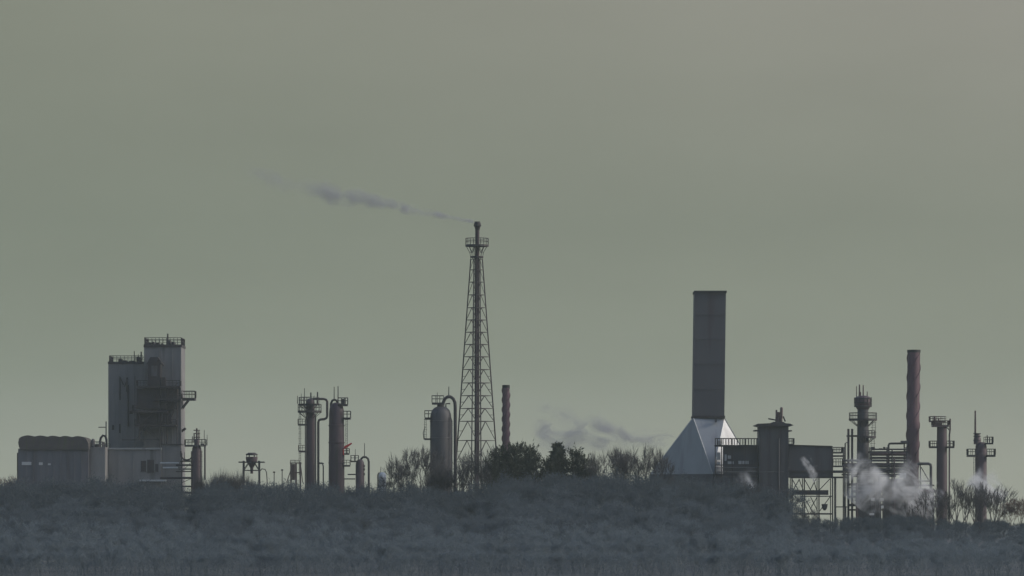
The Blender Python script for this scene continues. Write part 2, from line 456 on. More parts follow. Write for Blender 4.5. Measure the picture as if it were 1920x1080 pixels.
def tower_b():
    t = Thing('concrete_tower', 'taller of the two joined concrete towers with a bracketed side balcony', 'tower', 305, 1283)
    t.box_part('wall', 'concrete', 270, 340, 649, 0, 0, 15, True)
    mb = MB(); t.pbox(mb, 269.3, 340.7, 646, 651, -.3, 15.2); t.part(mb, 'parapet', 'steel')
    mb = MB()
    for x in (271, 297, 322, 337.5): t.pbox(mb, x, x + 1.8, 651.5, 0, -.24, .05, True)
    for y in (690, 735, 782, 812): t.pbox(mb, 324, 337.2, y, y + .9, -.12, .05)
    t.part(mb, 'pilaster', 'concrete')
    mb = MB()
    for a, b in (((271, 0), (339.5, 0)), ((271, 14.5), (339.5, 14.5)), ((271, 0), (271, 14.5)), ((339.5, 0), (339.5, 14.5))): t.rail_line(mb, a, b, 646, 13)
    t.part(mb, 'railing', 'steel')
    for x0, x1, y0 in ((283, 287, 640), (290, 296, 642), (300, 303, 643), (313, 317, 637), (320, 325, 640), (272, 281, 641)):
        t.box_part('roof_vent', 'steel', x0, x1, y0, 646, 3, 9)
    t.mast_part(311.5, 624, 646, 2.0, 6)
    p = t.deck(340.2, 365, 746, .2, 6, 4.5, 13, 'FRB', 'steel')
    t.split('bracket', 'steel', [('bar', t.P(352, 750, d), t.P(339, 767, d), .28) for d in (.5, 5.5)], p)
    t.tube_part('pipe', 'steel', [(339, 808.5, 2), (347.5, 803, 1.5)], 2.4)
tower_b()

def gallery():
    t = Thing('steel_gallery', 'dark steel galleries and hoist house climbing the front of the taller concrete tower', 'gallery', 296, 1281)
    for x0, x1, y, th in ((258, 339, 724, 3.5), (290, 341, 748, 3.5), (250, 316, 770, 4.0), (254, 332, 797, 3.0)):
        t.deck(x0, x1, y, -3.4, 1.6, th, 10, 'FLR')
    mb = MB()
    for x in (254, 300, 310): t.pbox(mb, x, x + 1.3, 724 if x > 260 else 706, 842, -3.1, -2.6)
    for (a, b) in (((255, 770), (300, 826)), ((300, 770), (255, 826))): mb.bar(t.P(*a, -2.7), t.P(*b, -2.7), .1)
    t.pbox(mb, 230, 301, 824, 826, -3.0, -2.4)
    t.part(mb, 'frame', 'steel')
    for (x0, y0, x1, y1) in ((312, 748, 334, 726), (306, 770, 330, 750), (262, 796, 292, 772), (292, 820, 264, 797), (318, 796, 334, 752)):
        mb = MB()
        for d in (-3.2, -2.0):
            mb.bar(t.P(x0, y0, d), t.P(x1, y1, d), .9 * t.k); mb.bar(t.P(x0, y0 - 7, d), t.P(x1, y1 - 7, d), .5 * t.k)
        for i in range(9):
            f = (i + .5) / 9; xx = x0 + (x1 - x0) * f; yy = y0 + (y1 - y0) * f
            t.pbox(mb, xx - 1.2, xx + 1.2, yy - .3, yy + .4, -3.2, -2.0)
        t.part(mb, 'stair_flight', 'steel')
    for x0, x1, y0, y1 in ((301.5, 334, 729, 747), (302, 332, 753, 768), (256, 296, 775, 796), (300, 322, 775, 792)):
        t.box_part('screen', 'steel', x0, x1, y0, y1, -.9, 1.4)
    for x in (314, 333):
        t.tube_part('riser_pipe', 'steel', [(x, 842, -.8), (x, 727, -.8)], 1.2)
    h = t.box_part('hoist_house', 'steel', 278, 302, 683, 723.6, -2.2, 1.6)
    mb = MB(); mb.prism([(t.X(276), t.Z(683)), (t.X(304), t.Z(683)), (t.X(298), t.Z(670)), (t.X(283), t.Z(670))], t.Y - 2.4, t.Y + 1.6)
    t.part(mb, 'roof', 'steel', h)
    t.box_part('door', 'steel_mid', 285, 296, 686, 706, -2.4, -2.1, parent=h)
    t.tube_part('hoist_arm', 'steel', [(297, 678, -2), (300, 674, -3), (309, 687, -3)], 1.2)
    t.box_part('cabinet', 'steel', 303.5, 311, 708, 723.6, -2.6, 1.4)
    t.box_part('panel', 'steel', 257, 299.5, 729, 767, -1.5, 1.4)
    t.box_part('cabinet', 'steel', 262, 270, 795, 808, -2.5, 1.4)
    t.tube_part('riser_pipe', 'steel', [(263, 826, -2.9), (263, 772, -2.9)], 1.3)
    t.tube_part('riser_pipe', 'steel', [(305, 842, -2.9), (305, 772, -2.9)], 1.3)
gallery()

def base_building():
    t = Thing('process_building', 'low wide concrete building with pale ledge at the feet of the joined towers', 'building', 244, 1272)
    t.box_part('wall', 'concrete', 188, 302, 843, 0, 0, 9.5, True)
    t.box_part('ledge', 'concrete_pale', 186, 303, 839.5, 842.8, -.5, 9.6)
    for x0, x1, y0, y1 in ((264, 274, 864, 884), (276, 289, 862, 886), (291, 297, 870, 884)):
        w_ = t.box_part('window', 'steel', x0, x1, y0, y1, -.06, .1)
        t.box_part('frame', 'steel_mid', x0 - .8, x1 + .8, y1, y1 + 1.4, -.2, .05, parent=w_)
    mb = MB()
    for x in (205, 222, 249.5): t.pbox(mb, x, x + 1.2, 844, 0, -.18, .05, True)
    t.part(mb, 'pilaster', 'concrete')
    t.box_part('canopy', 'pale', 262, 312, 899.5, 902.5, -2, .05)
    mb = MB(); t.rail_line(mb, (192, 8), (202, 8), 839.5, 8); t.part(mb, 'railing', 'steel')
    a = t.box_part('annex', 'concrete', 302.3, 339, 834, 0, .8, 9, True)
    t.box_part('coping', 'steel', 301.5, 340, 832.3, 834, .4, 9.3, parent=a)
base_building()

def vent_pipe():
    t = Thing('vent_pipe', 'hooked vent pipe and thin crossarm mast left of the lower concrete tower', 'vent pipe', 194, 1280)
    t.tube_part('pipe', 'steel', [(187.5, 1003, 0), (187.5, 828, 0), (189, 821, 0), (193, 816.5, 0), (197.5, 818, 0), (199.5, 824, 0), (200, 842, 0), (200, 1003, 0)], 2.2)
    t.mast_part(198.4, 790, 1003, 1.5, .8)
    mb = MB(); mb.bar(t.P(184, 801, .8), t.P(199, 801, .8), .2); t.part(mb, 'crossarm', 'steel')
vent_pipe()

def pipe_bridge():
    t = Thing('pipe_bridge', 'stack of horizontal pipes crossing from the taller concrete tower to the small column', 'pipe bridge', 349, 1270)
    t.tube_part('pipe', 'steel', [(339, 846, 0), (340, 856, 0), (344, 861, 0), (350, 862.5, 0), (356, 861, 0), (360, 857, 0)], 1.4)
    for y, r, m, x0 in ((864.5, 1.6, 'steel', 338), (872, 1.7, 'steel', 330), (879.5, 1.3, 'steel_mid', 336), (884, 1.0, 'steel', 330), (896, 2.0, 'steel', 300), (912, 1.5, 'steel', 332), (924, 1.7, 'steel', 336)):
        t.tube_part('pipe', m, [(x0, y, 0), (361, y, 0)], r)
    for y, x0, x1 in ((868.5, 301, 336), (877, 306, 334)):
        t.tube_part('pipe', 'pale', [(x0, y, -1.2), (x1, y, -1.2)], 1.5)
    mb = MB()
    for x in (340.5, 359): mb.bar(t.P(x, 850 if x < 350 else 846, .5), t.P(x, 1003, .5), .25)
    mb.bar(t.P(341, 884, .5), t.P(359, 866, .5), .12); mb.bar(t.P(341, 905, .5), t.P(359, 897, .5), .12)
    t.part(mb, 'frame', 'steel')
    t.mast_part(346, 848, 862, .7, .6)
pipe_bridge()

def small_column():
    t = Thing('process_column', 'short stubby column with brownish valve cluster on top beside the concrete towers', 'process column', 369, 1268)
    t.lathe_part('shell', 'shell', 369, [(9, None), (9, 845), (8.4, 840), (6.5, 836), (5, 834), (4.6, 826), (3, 823)])
    t.deck(347, 372, 834.5, -2.2, 2.2, 3, 10, 'FLB', 'steel')
    t.deck(370, 386, 835, -1.5, 2, 2.2, 11, 'FRB', 'steel')
    mb = MB()
    for x, y0, r in ((364, 812, 1.5), (369, 803, 2.0), (373, 808, 1.4), (361, 818, 1.0)):
        mb.cone(t.P(x, 830, 0), t.P(x, y0, 0), r * t.k, r * t.k * .8, 8)
    for y in (806, 812, 819): t.pbox(mb, 363, 375, y, y + 1.6, -.6, .6)
    t.part(mb, 'valve_cluster', 'brown_steel')
    t.tube_part('side_pipe', 'steel', [(376, 833, -.6), (382, 833, -.6), (384.5, 836, -.6), (384.5, 900, -.6)], 1.6)
    t.mast_part(383, 806, 835, .7); t.mast_part(388, 815, 835, .6, 1)
    t.ladder(378, 846, 1000, -1.9)
small_column()

# ------------------------------------------------------------------ hopper and small things towards the twin columns
def hopper():
    t = Thing('hopper', 'small dark funnel hopper with flat cap standing on splayed legs', 'hopper', 472, 1266)
    t.lathe_part('funnel', 'shell', 472, [(2.6, 888), (3, 877), (5, 874), (10.6, 864), (11, 857), (10.5, 856.6)])
    t.lathe_part('cap', 'steel', 472, [(11, 850.8), (11.2, 853.4), (10.8, 849.6), (7, 848.8)][::-1][:1] + [(11, 853.6), (11, 851), (6, 849.4)])
    cs = []
    for a in range(6): 
        cs.append(('bar', t.P(472 + 9.5 * math.cos(a * 1.047), 857, 9.5 * t.k * math.sin(a * 1.047)), t.P(472 + 9.5 * math.cos(a * 1.047), 853, 9.5 * t.k * math.sin(a * 1.047)), .12))
    t.split('cap_strut', 'steel', cs)
    for x in (457, 486):
        for d in (-2, 2):
            mb = MB(); mb.bar(t.P(x, 864, d), t.P(x - (1 if x < 470 else -1), 1003, d), .28); t.part(mb, 'leg', 'steel')
    t.deck(448, 496, 865.5, -2.4, 2.4, 2.2, 0)
    for d in (-2, 2):
        t.split('brace', 'steel', [('bar', t.P(457, 882, d), t.P(486, 882, d), .2), ('bar', t.P(457, 882, d), t.P(466, 868, d), .14), ('bar', t.P(486, 882, d), t.P(477, 868, d), .14)])
    t.tube_part('spout_pipe', 'steel', [(487, 884, 0), (491, 879, 0), (497, 880, 0), (500, 886, 0), (501, 905, 0), (501, 1003, 0)], .9)
hopper()

def mast(px, top, label, Y=1270):
    t = Thing('lamp_mast', label, 'mast', px, Y)
    t.mast_part(px, top, 1003, 1.1, name='pole')
    mb = MB(); t.pbox(mb, px - 2, px + 2, top - 1, top + 1.5, -.3, .3); t.part(mb, 'lamp_head', 'steel')
mast(514, 885, 'short mast right of the funnel hopper, nearer the hopper')
mast(529, 881, 'short mast left of the brown frame, nearer the twin columns')

def brown_frame():
    t = Thing('steel_gantry', 'squat brown steel frame with sloping brace left of the twin columns', 'steel frame', 554, 1272)
    t.box_part('panel', 'brown_steel', 547.5, 553, 870, 900, -.5, 2)
    mb = MB()
    for x in (545.5, 555, 563):
        for d in (-1.5, 2.5): mb.bar(t.P(x, 867, d), t.P(x, 1003, d), .22)
    for y in (868, 886):
        for d in (-1.5, 2.5): mb.bar(t.P(544, y, d), t.P(565, y, d), .22)
    mb.bar(t.P(545, 884, -1.5), t.P(538, 905, -1.5), .2)
    mb.bar(t.P(564, 870, -1.5), t.P(568, 905, -1.5), .18)
    t.part(mb, 'frame', 'brown_steel')
    mb = MB(); t.rail_line(mb, (545, -1.5), (562, -1.5), 867, 4); t.part(mb, 'railing', 'brown_steel')
brown_frame()

def twin_column_left():
    t = Thing('distillation_column', 'slender left column of the pair, ladder cage on its left and looping overhead pipe', 'process column', 582, 1276)
    t.lathe_part('shell', 'shell', 582, [(8.4, None), (8.2, 780), (8.2, 756), (7.5, 751), (5, 748), (2, 747)])
    t.ring(581, 757, 21, 8, rail=12, a0=95, a1=330, th=3.6)
    t.ring(581, 770, 23, 8, rail=12, a0=20, a1=340, th=3.6)
    t.deck(559, 576, 795, -1.5, 1.5, 3, 9, 'FL'); t.deck(560, 576, 845, -1.5, 1.5, 3.4, 10, 'FL', 'brown_steel')
    t.ladder(562.5, 774, 890, -.3, 3.0)
    t.tube_part('overhead_pipe', 'steel', [(582, 752, 0), (585, 748.5, 0), (592, 748, 0), (607, 748, 0), (611.5, 749.5, 0), (613.5, 753, 0), (613.5, 780, 0), (612, 784, 0), (608, 786, 0), (601, 786.5, 0), (598, 788, 0), (596.8, 792, 0), (596.8, 1003, 0)], 2.2)
    t.tube_part('riser_pipe', 'steel', [(592.2, 778, -1.6), (592.2, 1003, -1.6)], 1.3)
    t.tube_part('riser_pipe', 'steel', [(575, 782, -1.6), (573, 790, -1.6), (573, 1003, -1.6)], 1.0)
    for x, y0, r in ((558, 742, .8), (571, 728, .8), (583, 736, 1.7), (595.5, 735, 1.7), (565, 738, .6), (589, 742, .6)):
        t.mast_part(x, y0, 757, r, -.5)
    t.deck(597, 607, 868, -1, 1.5, 2, 0)
    t.tube_part('drain_pipe', 'steel', [(598, 868, .5), (604, 868, .5), (606, 874, .5), (606, 1003, .5)], 1.2)
twin_column_left()

def twin_column_right():
    t = Thing('distillation_column', 'thick domed right column of the pair with two tall thin masts on top', 'process column', 631, 1278)
    t.lathe_part('shell', 'shell', 631, [(15.4, None), (14.8, 860), (14.2, 800), (14, 775), (13.2, 766), (11, 760), (8, 756.5), (4, 755)])
    t.tube_part('top_pipe', 'steel', [(620.5, 766, 0), (620.5, 757, 0), (623, 751, 0), (627, 749, 0), (631, 751, 0), (634, 757, 0), (634, 762, 0)], 2.1)
    mb = MB()
    for y in (798, 830, 868): mb.lathe(t.X(631), t.Y, [(15 * t.k, t.Z(y + 1.4)), (15.4 * t.k, t.Z(y + 1)), (15.4 * t.k, t.Z(y - 1)), (15 * t.k, t.Z(y - 1.4))], 28)
    t.part(mb, 'stiffening_ring', 'shell')
    t.deck(634, 652, 758, -2, 2, 3.4, 12, 'FRB'); t.deck(644, 657.5, 783, -2, 2, 3.6, 12, 'FRB')
    t.deck(644, 655, 850, -1.6, 1.6, 2.6, 9, 'FRB'); t.deck(643, 656.5, 872, -1.6, 1.6, 3.0, 9, 'FR')
    t.ladder(650, 787, 850, 0, 3.0)
    t.tube_part('side_pipe', 'steel', [(641, 873.5, -.8), (643, 885, -.8), (642.5, 900, -.8), (642.5, 1003, -.8)], 1.4)
    t.tube_part('side_pipe', 'steel_mid', [(643, 898, -.5), (666, 898, -.5)], 1.1)
    t.mast_part(626.5, 725, 752, .9, .3); t.mast_part(634, 724, 760, 1.1, -.5); t.mast_part(648, 746, 758, .7, -.5)
    t.box_part('valve_box', 'steel', 641, 646, 748, 757.8, -.8, .8)
twin_column_right()

def windsock():
    t = Thing('windsock', 'small red windsock flying right of the thick domed column', 'windsock', 650, 1275)
    t.tube_part('arm', 'red', [(644, 853, 0), (643.5, 843, 0), (647.5, 839, 0)], .9)
    mb = MB(); mb.cone(t.P(646, 839.5, 0), t.P(659.5, 831, 0), 2.6 * t.k, 1.5 * t.k, 12); t.part(mb, 'sock', 'red')
windsock()

def small_vessel():
    t = Thing('pressure_vessel', 'short vessel with an arched pipe over its right side, right of the paired columns', 'vessel', 675, 1270)
    t.lathe_part('shell', 'shell', 675, [(8.2, None), (8.2, 872), (7.2, 866), (4.5, 862), (2, 861)])
    t.tube_part('arched_pipe', 'steel', [(676.5, 864, 0), (677.5, 860, 0), (681, 857, 0), (686, 857, 0), (690, 860, 0), (691.5, 866, 0), (691.5, 1003, 0)], 2.0)
    t.deck(658, 672, 864, -1.7, 1.7, 2.6, 10, 'FLB')
    t.deck(652, 668, 888.5, -1.2, 1.2, 2.2, 0)
    for y in (874, 880, 889): t.lathe_part('flange', 'steel', 682.5, [(1.6, y + 2.4), (2.2, y), (1.6, y - 2.4)], -.5, 8)
    t.mast_part(683.5, 831, 859, .8); t.mast_part(666.5, 842, 864, .6, -1)
small_vessel()

def white_tank():
    t = Thing('storage_tank', 'small white domed tank top just above the wood, left of the bare trees', 'tank', 716, 1274)
    t.lathe_part('wall', 'pale', 717, [(7, None), (7, 895)], n=24)
    t.lathe_part('roof', 'white', 717, [(7.4, 895), (7.2, 891), (5, 887), (2, 885.5)], n=24)
    t.mast_part(714, 876, 892, .7)
    t.tube_part('vent_pipe', 'steel', [(708.5, 1003, 0), (708.5, 890, 0), (710, 887, 0), (713, 887, 0)], 1.2)
white_tank()

# ------------------------------------------------------------------ domed column
def dome_column():
    t = Thing('reactor_column', 'broad dome-topped column with fat arched pipe, left of the flare tower', 'process column', 827, 1272)
    t.lathe_part('shell', 'shell_grey', 826.5, [(20.4, None), (20, 800), (20, 783), (19, 776), (16.5, 769), (12, 764.5), (7, 762.5), (6.5, 756), (3, 755)], n=36)
    mb = MB()
    for y in (790, 822): mb.lathe(t.X(826.5), t.Y, [(20 * t.k, t.Z(y + 1.4)), (20.6 * t.k, t.Z(y + 1)), (20.6 * t.k, t.Z(y - 1)), (20 * t.k, t.Z(y - 1.4))], 36)
    t.part(mb, 'stiffening_ring', 'shell_grey')
    t.tube_part('arched_pipe', 'steel', [(830, 764, 0), (831, 755, 0), (834, 748, 0), (839, 744.2, 0), (844.5, 744, 0), (850, 748, 0), (853, 754.5, 0), (853.6, 764, 0), (853.6, 1003, 0)], 3.1, 12)
    t.tube_part('nozzle_pipe', 'steel', [(836, 764, .8), (836, 757, .8), (844, 756.5, .8)], 1.3)
    t.deck(810, 832, 755, -2, 2, 3.6, 13, 'FLB'); t.deck(796.5, 810, 783, -2.2, 2, 4.0, 13, 'FLB')
    t.deck(796, 808, 822, -1.6, 1.6, 3.0, 0)
    t.ladder(797.5, 786, 824, 0, 3.4)
    mb = MB(); mb.bar(t.P(795, 824, 0), t.P(793.5, 812, 0), .18); mb.bar(t.P(793.5, 812, 0), t.P(797, 800, 0), .16); t.part(mb, 'stay', 'steel')
    t.mast_part(841.5, 725, 745, 1.0); t.mast_part(820, 736, 755, .6, -1)
    t.tube_part('side_pipe', 'steel_mid', [(845, 782, -2.2), (847.8, 790, -2.2), (847.8, 1003, -2.2)], 1.0)
dome_column()

# ------------------------------------------------------------------ flare tower
def flare_tower():
    Y = 1275
    t = Thing('flare_tower', 'tall lattice flare tower with crown platform and smoking tip', 'flare tower', 894, Y)
    k = t.k
    C = 893.6
    cx, cy = t.X(C), Y
    def half(py):            # half diagonal in photo px
        return 11.0 + max(0.0, (py - 486)) * 0.0722
    corners = [(-1, 0), (0, -1), (1, 0), (0, 1)]
    def pt(i, py):
        h = half(py) * k
        return np.array([cx + corners[i % 4][0] * h, cy + corners[i % 4][1] * h, t.Z(py)])
    base = GROUND_PY
    for i in range(4):
        mb = MB(); mb.cone(pt(i, base), pt(i, 486), 1.5 * k, 1.0 * k, 6); t.part(mb, 'leg', 'flare_steel')
    levels = [486, 506, 529, 553, 577, 600, 623, 646, 669, 693, 718, 742, 766, 790, 826, 866, 908, 955, base - 4]
    for j, y in enumerate(levels):
        mb = MB()
        for i in range(4): mb.bar(pt(i, y), pt(i + 1, y), .8 * k)
        t.part(mb, 'girt', 'steel')
    for a, b in zip(levels[:-1], levels[1:]):
        mb = MB()
        for i in range(4):
            mid = (pt(i, a) + pt(i + 1, a)) / 2
            m2 = pt(i, b); m3 = pt(i + 1, b)
            r = (.45 + .25 * (b - 486) / 500) * k
            mb.bar(mid, m2, r); mb.bar(mid, m3, r)
            if a > 680:
                q = (a + b) / 2
                mb.bar((mid + m2) / 2, pt(i, q), r * .8); mb.bar((mid + m3) / 2, pt(i + 1, q), r * .8)
        t.part(mb, 'lattice_brace', 'steel')
    # the flare pipe, its two risers and the tip
    mb = MB()
    mb.cone((cx + .3 * k, cy, 0), (cx + 1.4 * k, cy, t.Z(428)), 5.2 * k, 3.9 * k, 14)
    t.part(mb, 'flare_pipe', 'flare_steel')
    mb = MB(); mb.cone((cx - 11.5 * k, cy - 1.0, 0), (cx - 5 * k, cy - .6, t.Z(486)), 1.3 * k, .9 * k, 6)
    t.part(mb, 'riser_pipe', 'steel_mid')
    mb = MB(); mb.cone((cx + 9 * k, cy - 1.0, 0), (cx + 6.5 * k, cy - .6, t.Z(486)), 1.3 * k, .9 * k, 6)
    t.part(mb, 'riser_pipe', 'steel')
    x0 = cx + 1.6 * k
    tip = MB()
    tip.lathe(x0, cy, [(4.0 * k, t.Z(432)), (5.2 * k, t.Z(426)), (7.2 * k, t.Z(423.5)), (6.8 * k, t.Z(421)), (5.4 * k, t.Z(417)), (3.5 * k, t.Z(415.4))], 16)
    for a in range(6):
        c, s = math.cos(a * 1.047 + .3), math.sin(a * 1.047 + .3)
        tip.bar((x0 + 6.5 * k * c, cy + 6.5 * k * s, t.Z(424)), (x0 + 4.8 * k * c, cy + 4.8 * k * s, t.Z(415)), .5 * k)
    t.part(tip, 'flare_tip', 'soot')
    p = t.ring(894.5, 459, 22, 5, th=3.4, rail=12, brackets=False)
    mb = MB()
    for a in np.arange(0, 360, 45):
        c, s = math.cos(R(a)), math.sin(R(a))
        mb.bar((cx + 19 * k * c, cy + 19 * k * s, t.Z(462.5)), (cx + 12.5 * k * c, cy + 12.5 * k * s, t.Z(474)), .7 * k)
        mb.bar((cx + 12.5 * k * c, cy + 12.5 * k * s, t.Z(474)), (cx + 11 * k * c, cy + 11 * k * s, t.Z(486)), .7 * k)
        mb.bar((cx + 12 * k * c, cy + 12 * k * s, t.Z(474)), (cx + 5 * k * c, cy + 5 * k * s, t.Z(463)), .55 * k)
    t.part(mb, 'bracket', 'steel', p)
    t.ring(894, 480.5, 12.5, 5, th=2.6, rail=0, brackets=False)
    t.ladder(889.4, 462, 720, -1.2, 1.8, cage=True)
flare_tower()

# ------------------------------------------------------------------ chimneys with helical strakes
def chimney(px, Y, r, top, pitch, fin, lean, label):
    t = Thing('chimney', label, 'chimney', px, Y)
    k = t.k; z1 = t.Z(top)
    X0 = t.X(px); H = z1
    def ax(z): return X0 + lean * k * z / H
    mb = MB()
    n = 28; rows = 14; vs = []; fs = []
    for j in range(rows + 1):
        z = -0.5 + (H + .5) * j / rows
        for i in range(n):
            a = 2 * math.pi * i / n
            vs.append((ax(z) + r * k * math.cos(a), Y + r * k * math.sin(a), z))
    for j in range(rows):
        for i in range(n):
            fs.append((j * n + i, j * n + (i + 1) % n, (j + 1) * n + (i + 1) % n, (j + 1) * n + i))
    mb.add(vs, fs, True)
    t.part(mb, 'shell', 'chimney')
    mb = MB(); mb.lathe(ax(H), Y, [(r * 1.06 * k, H - 5 * k), (r * 1.06 * k, H), (r * .8 * k, H + .1 * k), (r * .78 * k, H - 3 * k)], 28)
    t.part(mb, 'rim', 'soot')
    for s_ in range(3):
        mb = MB(); vs = []; fs = []
        z = 8.0; i = 0
        while z < H - 5.5 * k:
            a = 2 * math.pi * (z / (pitch * k)) + s_ * 2.094
            for rr, dz in ((r * .97, -.45), (r + fin, -.3), (r + fin, .3), (r * .97, .45)):
                vs.append((ax(z) + rr * k * math.cos(a), Y + rr * k * math.sin(a), z + dz * 1.6 * k))
            i += 1; z += pitch * k / 36
        for j in range(i - 1):
            for q in range(4):
                fs.append((j * 4 + q, j * 4 + (q + 1) % 4, (j + 1) * 4 + (q + 1) % 4, (j + 1) * 4 + q))
        fs.append((3, 2, 1, 0)); e = (i - 1) * 4; fs.append((e, e + 1, e + 2, e + 3))
        mb.add(vs, fs, False)
        t.part(mb, 'strake', 'chimney')
chimney(948.2, 1290, 6.7, 722, 54, 1.6, .6, 'thin red-brown chimney with spiral strakes just right of the flare tower')
chimney(1709, 1280, 11.9, 656, 108, 1.3, 4.5, 'tall thick red-brown chimney with spiral strakes among pipes at the right')

# ------------------------------------------------------------------ the square stack on its hood
def square_stack():
    Y = 1284
    t = Thing('exhaust_stack', 'massive dark square stack rising from a pale funnel-shaped metal hood', 'stack', 1330, Y)
    k = t.k
    dp = 11.5
    mb = MB()
    top = [(1302.5, 0), (1361.5, .8), (1361.5 + 1, dp), (1303, dp - .8)]
    bot = [(1299.5, 0), (1358.5, .8), (1358.5 + 1, dp), (1300, dp - .8)]
    vs = [(t.X(x), Y + d, t.Z(781)) for x, d in bot] + [(t.X(x), Y + d, t.Z(548)) for x, d in top]
    mb.add(vs, [(0, 1, 5, 4), (1, 2, 6, 5), (2, 3, 7, 6), (3, 0, 4, 7), (4, 5, 6, 7)])
    t.part(mb, 'shaft', 'stack')
    mb = MB()
    t.pbox(mb, 1301.8, 1362.6, 545, 549, -.25, .3); t.pbox(mb, 1301.8, 1362.6, 545, 549, dp - .3, dp + .3)
    t.pbox(mb, 1301.8, 1304, 545, 549, .31, dp - .31); t.pbox(mb, 1360.4, 1362.6, 545, 549, .31, dp - .31)
    t.part(mb, 'rim', 'soot')
    for y in (590, 636, 682, 730):
        f = (y - 548) / 233
        t.box_part('seam', 'stack', 1302.2 - 3 * f, 1361.6 - 3 * f, y, y + .9, -.05 + .02, .1)
    mb = MB(); t.pbox(mb, 1298.6, 1359.5, 779.5, 783.5, -.3, dp + .3); t.part(mb, 'collar', 'steel')
    # hood: corner towards the camera, left and right faces spreading
    tp = [(1300, 0, 783.5), (1358.5, .8, 783.5), (1359, dp, 783.5), (1300.5, dp - .8, 783.5)]
    z0 = 889
    bt = [(1334, -9, z0), (1421, 3, z0), (1400, 26, z0), (1221, 12, z0)]
    vs = [(t.X(x), Y + d, t.Z(y)) for x, d, y in tp] + [(t.X(x), Y + d, t.Z(y)) for x, d, y in bt]
    mb = MB(); mb.add(vs, [(4, 5, 1, 0), (5, 6, 2, 1), (6, 7, 3, 2), (7, 4, 0, 3)])
    hood = t.part(mb, 'hood', 'aluminium')
    mb = MB()
    vs = [(t.X(x), Y + d, t.Z(y)) for x, d, y in bt] + [(t.X(x), Y + d, -.5) for x, d, y in bt]
    mb.add(vs, [(4, 5, 1, 0), (5, 6, 2, 1), (6, 7, 3, 2), (7, 4, 0, 3), (0, 1, 2, 3)])
    t.part(mb, 'base', 'stack')
    # pale strips as painted corner highlights and a small hatch ladder on the hood
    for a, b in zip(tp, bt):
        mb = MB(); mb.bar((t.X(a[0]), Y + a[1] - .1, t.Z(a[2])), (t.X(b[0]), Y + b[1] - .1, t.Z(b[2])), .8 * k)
        t.part(mb, 'edge_highlight', 'pale', hood)
    def edge(i, f):
        a, b = tp[i], bt[i]
        return np.array([t.X(a[0] + (b[0] - a[0]) * f), Y + a[1] + (b[1] - a[1]) * f - .06, t.Z(a[2] + (b[2] - a[2]) * f)])
    for f in (.28, .55, .8):
        for i, j in ((0, 1), (3, 0)):
            mb = MB(); mb.bar(edge(i, f), edge(j, f), .09); t.part(mb, 'seam', 'aluminium', hood)
    mb = MB(); mb.box(t.X(1340), t.X(1343.5), Y - 1.6, Y - .6, t.Z(792), t.Z(785)); t.part(mb, 'bracket', 'stack', hood)
square_stack()

# ------------------------------------------------------------------ boiler house right of the stack
def boiler_house():
    t = Thing('boiler_house', 'open steel boiler frame with long top railing in front of the pale hood', 'boiler frame', 1380, 1268)
    k = t.k
    t.box_part('casing', 'stack', 1358, 1420.5, 836.5, 893, 1.5, 9)
    t.box_part('casing', 'stack', 1341, 1420.5, 893.5, 0, 0, 9, True)
    mb = MB()
    for x in (1340.3, 1352, 1372, 1396, 1418): t.pbox(mb, x, x + 1.6, 822, 0, -.4, .2, True)
    for y in (821.5, 836, 871, 889): t.pbox(mb, 1340, 1421, y, y + 1.8, -.7, -.42)
    t.part(mb, 'frame', 'steel')
    mb = MB(); t.pbox(mb, 1341, 1420.5, 834.2, 836.2, -.3, 6); t.part(mb, 'platform', 'steel')
    mb = MB()
    for i in range(15): t.pbox(mb, 1344 + i * 5.3, 1345.7 + i * 5.3, 823.4, 834, -.9, -.72)
    t.part(mb, 'railing', 'steel')
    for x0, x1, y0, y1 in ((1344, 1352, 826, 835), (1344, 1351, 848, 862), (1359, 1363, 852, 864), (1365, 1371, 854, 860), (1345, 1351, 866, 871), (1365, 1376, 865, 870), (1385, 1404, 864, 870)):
        t.box_part('gap_panel', 'pale', x0, x1, y0, y1, 1.2 if x0 > 1357 else .9, 1.45)  # pale boxes paint the bright openings between the frame members
    mb = MB()
    for i in range(8): t.pbox(mb, 1343 + i * 9.5, 1344.2 + i * 9.5, 862, 871, -.3, -.1)
    t.part(mb, 'guard_rail', 'steel')
    t.tube_part('gutter_pipe', 'steel_mid', [(1342, 877, -.8), (1480, 877, -.8)], .9)
    t.tube_part('gutter_pipe', 'steel_mid', [(1342, 885, -.9), (1470, 885, -.9)], .9)
boiler_house()

